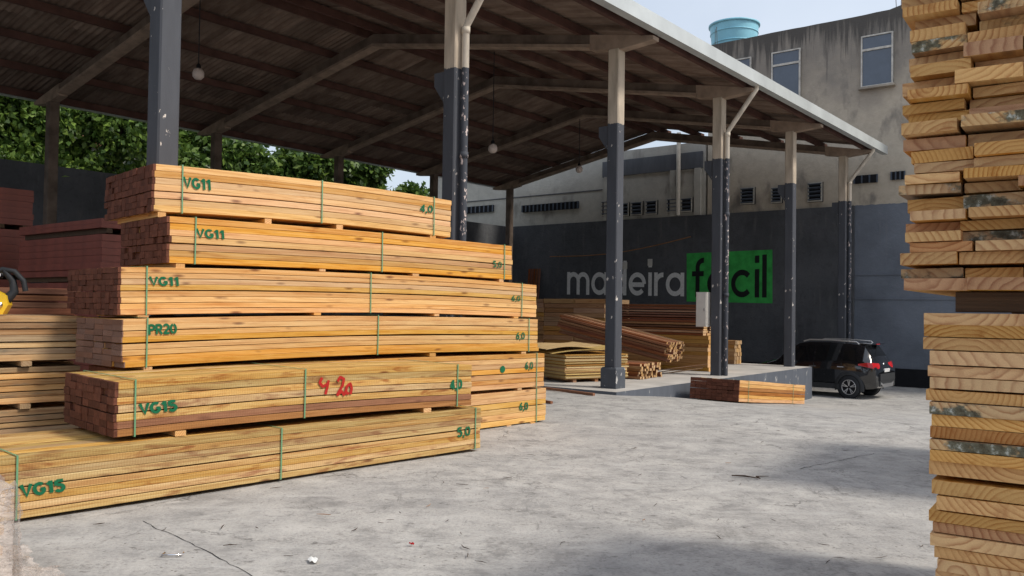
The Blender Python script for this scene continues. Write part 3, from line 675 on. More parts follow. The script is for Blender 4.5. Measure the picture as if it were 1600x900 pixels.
def stencil(parent, o, psi, txt, quad, mat, bold=.02):
    """quad: photo corners LB, RB, LT of the word, laid on the bundle's front face"""
    lb_, rb_, lt_ = [Vector(plane_tz(o, psi, *q)) for q in quad]
    tot = sum(GL[c][0] for c in txt); x0 = 0; mb = MB(); k = 0
    for c in txt:
        for s_ in GL[c][1]:
            k += 1
            stroke(mb, s_, .19+bold*2, lambda x, y, x0=x0, k=k: (lb_.x+(x+x0)/tot*(rb_.x-lb_.x)+y*(lt_.x-lb_.x), -.0062-.0002*k, lb_.y+(x+x0)/tot*(rb_.y-lb_.y)+y*(lt_.y-lb_.y)))
        x0 += GL[c][0]
    me = mb.mesh('stencil', mat)
    return place('stencil', me, parent)
def strap_mesh(W, Hh):
    m = MB(); t = .003; w_ = .014
    def seg(a, b): m.span(a, b)
    m.span((-w_/2, -.0075-t, -.004), (w_/2, -.0075, Hh+.006)); m.span((-w_/2, W+.006, -.004), (w_/2, W+.006+t, Hh+.006))
    m.span((-w_/2, -.0075-t, Hh+.006), (w_/2, W+.006+t, Hh+.006+t)); m.span((-w_/2, -.0075-t, -.004-t), (w_/2, W+.006+t, -.004)); return m.mesh('strap', M['strap'])
def bundle(label, x, y, psi, zb, zt, L, W, rows, cols, wood, straps, group='strapped bundles of the big timber pile', seed=0, alt=None, left=None, rowmats=None, name='timber_bundle', zoff=None, rot=None, gapmid=True, bow=0.):
    rr = random.Random(seed); t = thing(name, label, 'timber bundle', (x, y, zb), math.pi/2-psi, group)
    if rot: t.rotation_euler = rot
    rh = (zt-zb-(.008 if gapmid else 0))/rows; cw = W/cols; left = left or M['red_end']
    cache = {}
    for r in range(rows):
        mt = rowmats.get(r, wood) if rowmats else wood
        for c in range(cols):
            key = (id(mt), rr.randint(0, 4))
            if key not in cache: cache[key] = timber_mesh('beam', L, cw-.004, rh-rr.uniform(.002, .0045), [mt, left, M['end_pale']], .0035, 1, 2, .03 if left is M['red_end'] else .012, bow+rr.uniform(-.004, .004), 12, .0022, rr.random())
            dx = rr.uniform(-.007, .007)+(.03 if rr.random() < .03 else 0); dy = rr.uniform(0, .0045)
            o = place('beam', cache[key], t, (dx, c*cw+dy, r*rh+(.008 if gapmid and r >= rows//2 else 0)), (0, 0, rr.uniform(-.0006, .0006)))
    sm = strap_mesh(W, zt-zb)
    for px, py in straps:
        tt, _ = plane_tz((x, y, zb), psi, px, py); place('strap', sm, t, (tt, 0, 4*bow*tt/L*(1-tt/L)), (0, rr.uniform(-.01, .01), 0))
    return t, (x, y, zb), psi
PILE = {
 'b1': dict(bow=0.04, label='topmost strapped bundle of the pile, stencilled VG11 and 4,0', x=-3.777, y=8.828, psi=.822, zb=2.636, zt=3.142, L=4, W=1.5, rows=7, cols=13, wood=M['wood_up'], straps=[(285, 295), (503, 315), (678, 335)]),
 'b2': dict(bow=0.022, label='strapped bundle stencilled VG11 and 5,0, second from the top of the pile', x=-3.551, y=8.682, psi=.787, zb=2.094, zt=2.578, L=5, W=1.24, rows=7, cols=11, wood=M['wood_mid'], straps=[(305, 372), (597, 392), (788, 410)]),
 'b3': dict(bow=0.05, label='strapped six metre bundle stencilled VG11 and 6,0 in the middle of the pile', x=-3.859, y=8.301, psi=.782, zb=1.552, zt=2.032, L=6, W=1.45, rows=8, cols=13, wood=M['wood_up'], straps=[(229, 455), (579, 465), (815, 470)]),
 'b4': dict(bow=0.042, label='strapped bundle of wide planks stencilled PR20 and 6,0', x=-3.704, y=8.074, psi=.751, zb=1.053, zt=1.522, L=6, W=1.15, rows=8, cols=5, wood=M['wood_mid'], straps=[(229, 535), (590, 525), (826, 522)], left=M['end_brown']),
 'b4b': dict(bow=0.02, label='strapped bundle with a round green dot and 6,0, under the PR20 planks', x=-3.62, y=8.15, psi=.751, zb=.535, zt=1.02, L=6.03, W=1.12, rows=7, cols=5, wood=M['wood_mid'], straps=[(838, 578)]),
 'b4c': dict(label='strapped bundle stencilled 6,0 lying on the ground below the green-dotted bundle', x=-3.60, y=8.18, psi=.751, zb=.03, zt=.505, L=6.05, W=1.12, rows=6, cols=5, wood=M['wood_up'], straps=[(838, 630)]),
 'b5': dict(bow=0.03, label='rough strapped bundle stencilled VG15 with a red spray-painted number, resting on the lowest front bundle', x=-3.313, y=7.107, psi=.795, zb=.545, zt=1.013, L=4, W=1.28, rows=7, cols=8, wood=M['wood_low'], straps=[(211, 640), (476, 615), (714, 605)], rowmats={0: M['wood_red'], 1: M['wood_red']}),
}
OBJ = {}
for i, (k, d) in enumerate(PILE.items()): OBJ[k] = bundle(seed=i+1, **d)
e6 = .758; rb = Vector((-.345, 9.985, 0)); L6 = 5.2; st6 = rb-Vector((math.sin(e6), math.cos(e6), 0))*L6
OBJ['b6'] = bundle('long rough strapped bundle stencilled VG15 and 5,0, lowest at the front of the pile', st6.x, st6.y, e6, .035, .505, L6, 1.28, 8, 8, M['wood_low'], [(26, 765), (439, 705), (742, 672)], seed=9)
def st(k, txt, quad, mat=None, bold=.02): t, o, psi = OBJ[k]; return stencil(t, o, psi, txt, quad, mat or M['stencil'], bold)
st('b1', 'VG11', ((287, 293), (331, 298), (286, 276))); st('b1', '4,0', ((656, 331), (676, 333), (657, 319)), None, .005)
st('b2', 'VG11', ((307, 371), (352, 374), (306, 357))); st('b2', '5,0', ((770, 417), (784, 419), (770, 407)), None, .0)
st('b3', 'VG11', ((234, 446), (281, 447), (233, 432))); st('b3', '6,0', ((799, 470), (813, 471), (799, 461)), None, .0)
st('b4', 'PR20', ((232, 523), (277, 521), (231, 507))); st('b4', '6,0', ((806, 530), (820, 530), (806, 519)), None, .0)
st('b4b', '6,0', ((820, 577), (833, 577), (820, 565)), None, .0); st('b4c', '6,0', ((811, 641), (825, 640), (811, 629)), None, .02)
st('b5', 'VG15', ((219, 648), (278, 641), (217, 631)), None, .035); st('b5', '4,0', ((703, 609), (722, 607), (703, 594)), None, .04)
st('b6', 'VG15', ((33, 777), (103, 766), (31, 758)), None, .035); st('b6', '5,0', ((714, 683), (735, 680), (714, 668)), None, .01)
t_, o_, p_ = OBJ['b4b']; c_ = plane_tz(o_, p_, 785, 577); m = MB(); m.add([(c_[0]+.05*math.cos(a), -.0065, c_[1]+.05*math.sin(a)) for a in [i*math.pi/9 for i in range(18)]], [tuple(range(18))]); m.build('green_dot', M['stencil'], t_)
t_, o_, p_ = OBJ['b5']; m = MB()
strokes = [[(503, 590), (499, 598), (504, 604), (511, 600)], [(513, 594), (511, 605), (508, 616)], [(527, 596), (531, 589), (537, 592), (535, 602), (529, 612), (526, 618)], [(526, 618), (533, 611), (538, 618)], [(538, 616), (542, 603), (547, 599), (549, 607), (547, 616)], [(541, 604), (540, 612), (544, 616)]]
for i, s_ in enumerate(strokes):
    pts = [plane_tz(o_, p_, *q) for q in s_]; fine = []
    for a, b in zip(pts, pts[1:]): fine += [(a[0]+(b[0]-a[0])*k/4, a[1]+(b[1]-a[1])*k/4) for k in range(4)]
    fine.append(pts[-1]); stroke(m, fine, .03, lambda x, y, i=i: (x, -.0062-.0003*i, y))
m.build('spray_number', M['redpaint'], t_)
# spacers
def spacer(k, fr, zlo, zhi, under, W, proud=.0, blo=0., bhi=0., L=6.):
    t, o, psi = OBJ[k]; e = Vector((math.sin(psi), math.cos(psi), 0)); mm = Vector((math.cos(psi), -math.sin(psi), 0))
    for j, f_ in enumerate(fr):
        k4 = 4*f_/L*(1-f_/L); lo_, hi_ = zlo+blo*k4, zhi+bhi*k4
        pos = Vector((o[0], o[1], lo_))+e*f_+mm*random.uniform(-.01, .02+proud)
        me = timber_mesh('timber_spacer', W+.02, random.uniform(.08, .11), hi_-lo_-.003, [M['wood_mid'], M['end_pale']], .004)
        s_ = place('timber_spacer', me, None, pos, (0, 0, math.pi/2-psi+math.pi/2)); tag(s_, 'timber spacer '+('nearest the red ends' if j == 0 else 'at the far end' if j == len(fr)-1 else ('second', 'third')[j-1]+' from the red ends')+' under the '+under, 'spacer', 'spacers under the '+under)
spacer('b1', (.15, 1.35, 2.3, 3.75), 2.580, 2.634, 'topmost VG11 bundle', 1.22, 0, .022, .04, 4.)
spacer('b2', (.2, 1.9, 3.3, 4.85), 2.034, 2.092, '5,0 bundle second from top', 1.2, 0, .05, .022, 5.)
spacer('b3', (.3, 2.3, 4.1, 5.6), 1.524, 1.55, 'VG11 bundle of six metres', 1.1, 0, .042, .05)
spacer('b4', (.3, 4.0, 5.75), 1.022, 1.051, 'PR20 planks', 1.05, 0, .02, .042)
spacer('b4b', (.3, 3, 5.55), .507, .533, 'green-dotted bundle', 1.0, 0, 0, .02)
spacer('b4c', (.3, 3, 5.3, 5.8), -.005, .028, 'lowest 6,0 bundle on the ground', 1.0)
spacer('b5', (.62, 3.4), .508, .543, 'red-numbered VG15 bundle', 1.2, 0, 0, .03, 4.)
spacer('b6', (.4, 2.5, 4.6), -.005, .033, 'front VG15 bundle on the ground', 1.2, -.25)
# small loose board on top of the pile
me = timber_mesh('loose_board', .9, .14, .03, [M['wood_red'], M['end_tan']]); tag(place('loose_board', me, None, Vector((-3.0, 10.3, 3.145)), (0, 0, .9)), 'short reddish board lying loose on top of the pile', 'board')
# ------------------------------------------------------------------ boards without straps
def board_stack(name, label, cat, loc, rz, L, W, Hh, rows, cols, mats, ends, seed, jx=.03, jy=.01, gap=.15, segs=1, group=None, stickers=()):
    rr = random.Random(seed); t = thing(name, label, cat, loc, rz, group); rh = Hh/rows; cw = W/cols; cache = {}; z = 0
    for r in range(rows):
        if r in stickers:
            for f in (.06, .5, .94):
                o = place('sticker', timber_mesh('sticker', W+.06, .07, .05, [mats[0], ends[0]]), t, (L*f+.035, -.03, z), (0, 0, math.pi/2))
                o.location.x = L*f
            z += .055
        for c in range(cols):
            for s_ in range(segs):
                mi = rr.randrange(len(mats)); ei = rr.randrange(len(ends)); vi = rr.randint(0, 1); key = (mi, ei, vi)
                if key not in cache: cache[key] = timber_mesh('board', L/segs-.012, cw*(1-.02-.05*vi), rh*(1-gap*(.25+.5*vi)), [mats[mi], ends[ei]], .003)
                o = place('board', cache[key], t, (s_*L/segs+rr.uniform(-jx, jx), c*cw+rr.uniform(0, jy), z), (0, 0, rr.uniform(-.004, .004)))
        z += rh
    return t
e0 = .779; E0 = Vector((math.sin(e0), math.cos(e0), 0)); Mm = Vector((math.cos(e0), -math.sin(e0), 0)); B0 = Vector((-3.8, 8.25, 0))
def Q(t, c, z=0): return B0+E0*t+Mm*c+Vector((0, 0, z))
for zb, hh, rows, lab in ((.06, .5, 8, 'lowest pack of weathered planks beside the end of the big pile'), (.62, .38, 6, 'middle pack of weathered planks beside the end of the big pile'), (1.06, .47, 7, 'top pack of weathered planks beside the end of the big pile')):
    board_stack('plank_pack', lab, 'plank pack', Q(-4.1+random.uniform(-.02, .02), -1.27, zb), math.pi/2-e0, 4.2, .95, hh, rows, 5, [M['wood_old'], M['wood_old'], M['wood_up']], [M['end_tan']], int(zb*100), .035, .02, .22, 1, 'weathered plank packs')
for z0, z1, lab in ((.0, .058, 'ground bearer under the weathered planks'), (.565, .617, 'bearer between lowest and middle weathered packs'), (1.005, 1.057, 'bearer between middle and top weathered packs')):
    for t0, wh in ((-3.6, 'far-end '), (-2.0, 'middle '), (-.42, 'pile-side ')):
        tag(place('timber_bearer', timber_mesh('timber_bearer', 1.0, .1, z1-z0, [M['wood_old'], M['end_tan']]), None, Q(t0, -1.24, z0), (0, 0, math.pi-e0)), wh+lab, 'bearer', lab)
# dark pallet stack behind
board_stack('pallet_board_stack', 'dark brown stack of pallet boards in the shade behind the weathered planks', 'board stack', Q(-2.2, -3.3, 0), math.pi/2-e0, 2.9, 1.1, 1.75, 20, 3, [M['wood_brown'], M['wood_rust']], [M['end_red']], 31, .05, .03, .3, 1, None, (6, 13))
# yellow tool
yt = thing('yellow_tool', 'yellow and black power tool with curved black handle on the weathered planks', 'tool', Q(-.68, -1.72, 1.535), .3)
m = MB(); m.add([(x, y, z) for y in (-.09, .09) for x, z in ((-.2, .0), (.12, .0), (.17, .1), (.15, .2), (-.02, .28), (-.2, .3))], [tuple(range(6))[::-1], tuple(range(6, 12))]+[(i, (i+1) % 6, (i+1) % 6+6, i+6) for i in range(6)]); yb_ = m.build('body', M['yellow'], yt)
m = MB(); m.lathe([(.001, -.115), (.035, -.115), (.035, -.088)], 14, (.09, 0, .1), 'y'); m.build('knob', M['chrome'], yb_)
m = MB(); m.tube([(-.05, 0, .28), (.0, 0, .42), (.09, 0, .48), (.2, 0, .46), (.29, 0, .36), (.31, 0, .25)], .028, 10); m.build('handle', M['rubber'], yt)
m = MB(); m.tube([(.13, 0, .15), (.2, .02, .25), (.18, .02, .36), (.1, .0, .47)], [.05, .045, .035, .028], 10); m.build('grip', M['rubber'], yt)
bt = thing('black_tool', 'small black tool with a white sticker on the pallet boards', 'tool', Q(-.45, -3.0, 1.87), .8)
m = MB(); m.span((-.13, -.05, .06), (.13, .05, .17)); m.span((-.13, -.035, 0), (-.06, .035, .06)); m.tube([(.13, 0, .12), (.2, 0, .13)], .035, 10); m.build('body', M['rubber'], bt)
m = MB(); m.box((.12, -.055, .13), (.06, .006, .06)); m.build('sticker', M['plate'], bt)

# red plywood packs deep in the shed
def ply_pack(label, s0, b0, z0, ls, lb_, h, n, seed, mat='film'):
    rr = random.Random(seed); t = thing('plywood_pack', label, 'plywood pack', S(s0, b0, z0), SH_ROT, 'red plywood packs')
    for i in range(n):
        me = MB(); me.span((0, 0, 0), (ls, lb_, h/n-.004)); place('sheet_block', me.mesh('sheet_block', M[mat]), t, (rr.uniform(-.02, .02), rr.uniform(-.02, .02), .09+i*h/n))
    for x in (.15, ls/2, ls-.15): me = MB(); me.span((x-.05, .02, 0), (x+.05, lb_-.02, .088)); me.build('bearer', M['wood_dark'], t)
for j, (z, h, lab) in enumerate(((0, .9, 'lowest'), (1.0, .95, 'second'), (2.06, .75, 'third'), (2.92, .17, 'thin topmost'))):
    ply_pack(lab+' pack of red film-faced plywood in the wide stack against the boundary wall', -8.3, -5.5, z, 1.25, 3.5, h, 6 if h > .3 else 2, j)
for j, (z, h, lab) in enumerate(((0, .95, 'lowest'), (1.06, 1., 'second'), (2.17, 1., 'third'), (3.28, .8, 'uppermost'))):
    ply_pack(lab+' pack of red film-faced plywood in the taller narrow stack', -8.6, -10.75, z, 1.25, 2.4, h, 6, j+9)

# ------------------------------------------------------------------ stacks on the platform
YR = SH_ROT+math.pi/2          # boards running from the column line into the shed (local x = -b)
def sb_stack(*a, s=0, b=0, z=.016, **k): return board_stack(a[0], a[1], a[2], S(s, b, z), YR, *a[3:], **k)
# local x -> -b, local y -> -s
sb_stack('board_stack', 'big block of brown boards stacked against the lettered wall', 'board stack', 3.4, 1.4, 1.98, 14, 3, [M['wood_brown'], M['wood_ochre'], M['wood_brown']], [M['end_tan'], M['end_red']], 41, .03, .02, .12, 3, s=7.3, b=-3.95)
sb_stack('board_stack', 'ochre lower stack of squared timber next to the electrical cabinet', 'board stack', 3.2, 1.1, .98, 9, 4, [M['wood_ochre']], [M['end_pale']], 42, .02, .02, .06, 1, s=7.2, b=-.72)
sb_stack('slat_stack', 'rust-brown slats layered with gaps on top of the ochre timber', 'slat stack', 3.0, 1.1, .86, 12, 5, [M['wood_rust'], M['wood_rust'], M['wood_brown']], [M['end_tan']], 43, .06, .03, .55, 1, s=7.2, b=-.9, z=1.0)
sb_stack('beam_stack', 'small stack of square beams with pale ends behind the peeling column', 'beam stack', 2.6, .5, .74, 6, 4, [M['wood_ochre']], [M['end_tan']], 44, .03, .005, .08, 1, s=10.3, b=-1.6)
def slats(label, s, b, z, n_r, n_c, L, tk, tilt, mats, seed, yaw=0., mess=.02):
    rr = random.Random(seed); t = thing('slat_bundle', label, 'slat bundle', S(s, b, z), YR+yaw); me = [timber_mesh('slat', L, tk*1.15, tk*.9, [mm_, M['end_tan']], .003) for mm_ in mats]
    for r in range(n_r):
        for c in range(n_c-(r % 2)):
            place('slat', rr.choice(me), t, (rr.uniform(-.09, .09), c*tk*1.2+(r % 2)*tk*.55+rr.uniform(-mess, mess)*.4, r*tk*.93+rr.uniform(0, .004)), (rr.uniform(-.08, .08), tilt+rr.uniform(-mess, mess)*.25, rr.uniform(-mess, mess)*.5))
    return t
slats('tilted bundle of thin brown slats slumping across the platform', 4.75, -.85, .36, 8, 11, 3.3, .068, -.2, [M['wood_brown'], M['wood_brown'], M['wood_rust']], 51, .06)
slats('untidy low heap of thin slats with pale ends beside the plinth', 3.4, -.75, .02, 6, 14, 2.6, .066, -.012, [M['wood_brown'], M['wood_rust']], 52, .05, .03)
for i in range(3):
    me = timber_mesh('stray_board', 1.5, .08, .02, [M['wood_brown'], M['end_tan']]); o = place('stray_board', me, None, S(4.9+.25*i, -.15-.2*i, .3-.08*i), (.1*i, .16, YR+.35+.12*i))
    tag(o, 'loose brown board sliding off the slumped slat bundle', 'board', 'stray boards by the slumped bundle')
# plywood
pw = thing('plywood_stack', 'stack of pale plywood sheets with two curled sheets on top, behind the plinth', 'plywood stack', S(.2, -1.38, .016), SH_ROT-.38)
for i in range(3):
    m = MB(); m.box((.3+i*.6, .6, .035), (.09, 1.1, .07)); m.build('bearer', M['wood_brown'], pw)
for i in range(22):
    me = MB(); me.span((0, 0, 0), (1.75, 1.22, .021)); place('sheet', me.mesh('sheet', M['ply'] if i % 3 else M['wood_ochre']), pw, (random.uniform(-.03, .03), random.uniform(-.025, .025), .075+i*.0255), (0, 0, random.uniform(-.012, .012)))
def curl(z0, lift, L, x0):
    m = MB(); n = 14; vs = []
    for t in range(n+1):
        u = t/n; x = x0+L*u; z = z0+lift*u**1.7+.04*math.sin(u*5)
        vs += [(x, .02, z), (x, 1.2, z+.03), (x, .02, z+.012), (x, 1.2, z+.042)]
    for t in range(n):
        a = 4*t; m.add([], []); m.f += [(a, a+4, a+5, a+1), (a+2, a+3, a+7, a+6), (a, a+2, a+6, a+4), (a+1, a+5, a+7, a+3)]; m.m += [0]*4; m.sm += [False]*4
    m.v = vs; return m
curl(.655, .16, 1.9, -.35).build('curled_sheet', M['ply'], pw); curl(.75, .12, 1.5, -.5).build('curled_sheet', M['ply'], pw)
# red-ended bundle out in the yard, on the sloping ground
zg = gz(1.84)+.02
bundle('short strapped bundle with dark red ends lying before the platform', S(1.84, 2.02).x, S(1.84, 2.02).y, PHI, zg, zg+.47, 4.05, 1.15, 6, 9, M['wood_mid'], [], 'yard bundles', 77, None, None, {2: M['wood_red'], 3: M['wood_red']}, 'timber_bundle', None, (0, .09, SH_ROT))
slope_b = [o for o in COL.objects if o.get('label', '').startswith('short strapped bundle')][0]
sm_ = strap_mesh(1.15, .47)
for x in (.5, 3.2): place('strap', sm_, slope_b, (x, 0, 0))
for i, (s_, b_) in enumerate(((2.3, .85), (5.3, .85))):
    me = timber_mesh('timber_spacer', 1.1, .09, .02, [M['wood_old'], M['end_tan']]); tag(place('timber_spacer', me, None, S(s_, b_, gz(s_)-.002), (0, .09*0, SH_ROT-math.pi/2)), 'flat spacer under the short red-ended bundle in the yard', 'spacer', 'spacers under the yard bundle')
# red-brown slats standing against the wall
for i in range(5):
    b, z = wall_bz(828+i*4, 460); m = MB(); m.bar((WS-.35, -b, 1.2), (WS-.06, -b, 3.6), .1, .03, 0, (1, 0, 0)); m.bar((0, 0, 0), (0, 0, .01), .01, .01)
    m.v = m.v[:8]; m.f = m.f[:6]; m.m = m.m[:6]; m.sm = m.sm[:6]
    m.v = [(x, y, z if z > 3 else .016) for x, y, z in m.v]
    tag(m.build('upright_board', M['wood_rust'], None, A0, (0, 0, SH_ROT)), 'narrow rust-brown board leaning upright on the charcoal wall', 'board', 'boards leaning on the charcoal wall')

# ------------------------------------------------------------------ right-hand board stacks (end grain towards the camera)
AX = R(34.9); AD = Vector((math.sin(AX), math.cos(AX), 0)); WD = Vector((math.cos(AX), -math.sin(AX), 0)); C0 = Vector((1.14, 2.3, 0))
def rough_stack(label, z0, z1, t, wdt, cols, seed, x_off, jx, mouldy, Lb=3.8, jit=.012, start=0, origin=None):
    rr = random.Random(seed); base = (origin or C0)+WD*x_off; st_ = thing('board_stack', label, 'board stack', (base.x, base.y, z0), math.pi/2-AX, 'tall stacks of rough boards')
    z = 0; cache = {}; r = 0
    # local x = AD, local y = -WD
    while z0+z+t < z1:
        th = t*rr.choice((.86, .95, 1., 1.05, 1.18)); sh = rr.uniform(-jit, jit)*1.3
        x = sh
        for c in range(cols):
            ww = wdt*rr.uniform(.88, 1.03); k_ = rr.random()
            em = 'end_mould' if k_ < mouldy else ('end_red' if k_ < mouldy+.12 else ('end_rough' if k_ < .75 else 'end_pale'))
            key = (em, round(ww/wdt*12), round(th/t*8))
            if key not in cache: cache[key] = timber_mesh('board', Lb, ww, th-.0018, [M['wood_old'] if em == 'end_mould' else M['wood_mid'], M[em]], .001)
            tl = rr.uniform(-.014, .014)*jit/.012
            o = place('board', cache[key], st_, (rr.uniform(-jx, jx), -(x+ww), z+max(0, -tl)*ww*.5), (tl, 0, rr.uniform(-.004, .004)))
            x += ww+rr.uniform(.001, .008)*(1+2*(rr.random() < .2))
        z += th+rr.uniform(.0, .0015)+(.006 if rr.random() < .12*jit/.012 else 0); r += 1
    return st_, z0+z
_, zt1 = rough_stack('lowest stack of rough pine boards at the yard edge, under two others', .06, 1.235, .0325, .3, 2, 61, .0, .008, .03, jit=.003)
for f, wh in ((.2, 'front'), (1.8, 'middle'), (3.4, 'rear')):
    o = C0+AD*f; tag(place('timber_bearer', timber_mesh('timber_bearer', .62, .09, .058, [M['wood_dark'], M['end_red']]), None, (o.x, o.y, 0), (0, 0, math.pi/2-AX-math.pi/2)), wh+' dark bearer on the ground under the tall rough board stacks', 'bearer', 'bearers under the rough board stacks')
_, zt2 = rough_stack('middle stack of wide pine boards with bold growth rings', zt1+.012, 1.715, .0325, .3, 2, 62, -.004, .008, .03, jit=.003)
for f, wh in ((.06, 'front'), (1.8, 'middle'), (3.4, 'rear')):
    o = C0+AD*f+WD*.05; tag(place('timber_bearer', timber_mesh('timber_bearer', .6, .1, .055, [M['wood_dark'], M['wood_dark']]), None, (o.x, o.y, zt2+.001), (0, 0, -AX)), wh+' dark bearer between the middle and top rough board stacks', 'bearer', 'bearers between rough board stacks')
rough_stack('top stack of uneven mouldy boards with ragged overhanging ends', zt2+.058, 2.95, .0325, .152, 4, 63, -.066, .05, .2, jit=.014)
rough_stack('further stack of rough boards standing behind the tall end-grain stacks', .06, 2.9, .08, .3, 4, 64, 0, .03, .1, 3.0, origin=Vector((4.75, 7.6, 0)))
for f in (.3, 2.6):
    o = Vector((4.75, 7.6, 0))+AD*f; tag(place('timber_bearer', timber_mesh('timber_bearer', 1.2, .09, .058, [M['wood_dark'], M['wood_dark']]), None, (o.x, o.y, ground_z(o.x, o.y)), (0, 0, -AX)), 'dark bearer under the further rough board stack', 'bearer', 'bearers under the further stack')

# ------------------------------------------------------------------ wrapped bundle at the bottom left
wr = thing('wrapped_bundle', 'low bundle of boards wrapped in crumpled milky plastic film beside the front timber bundle', 'wrapped bundle', (-2.92, 4.9, 0), math.pi/2-.77)
for r in range(9):
    for c in range(4):
        place('board', timber_mesh('board', 1.5, .2, .055, [M['wood_up'], M['end_tan']]), wr, (-1.5+random.uniform(-.02, .02), c*.21, .03+r*.06), (0, 0, 0))
def crumple():
    m = MB(); nu, nv = 34, 20; vs = []; rr = np.random.default_rng(5)
    for i in range(nu+1):
        for j in range(nv+1):
            u = i/nu; v = j/nv
            if v < .55: y = -.06+.96*(u); x = .05+.02; z = .5*(1-v/.55)
            x = .06+ (.0 if v < .55 else (v-.55)*.5); z = .6*(1-min(v/.55, 1))+.012
            x += v*.1*(.6+.4*math.sin(u*9)); y = -.12+1.08*u
            k = .016; vs.append((x+rr.normal()*k*.6, y+rr.normal()*k*.5, max(.012, z+rr.normal()*k*.5+.03*math.sin(u*21+v*9))))
    m.add(vs, [(i*(nv+1)+j, (i+1)*(nv+1)+j, (i+1)*(nv+1)+j+1, i*(nv+1)+j+1) for i in range(nu) for j in range(nv)], 0, True); return m
crumple().build('film_skirt', M['wrap'], wr)
m = MB(); m.span((-1.5, -.03, .0), (.06, -.02, .6)); m.span((-1.5, -.03, .6), (.06, .9, .608)); m.build('film_cover', M['wrap'], wr)

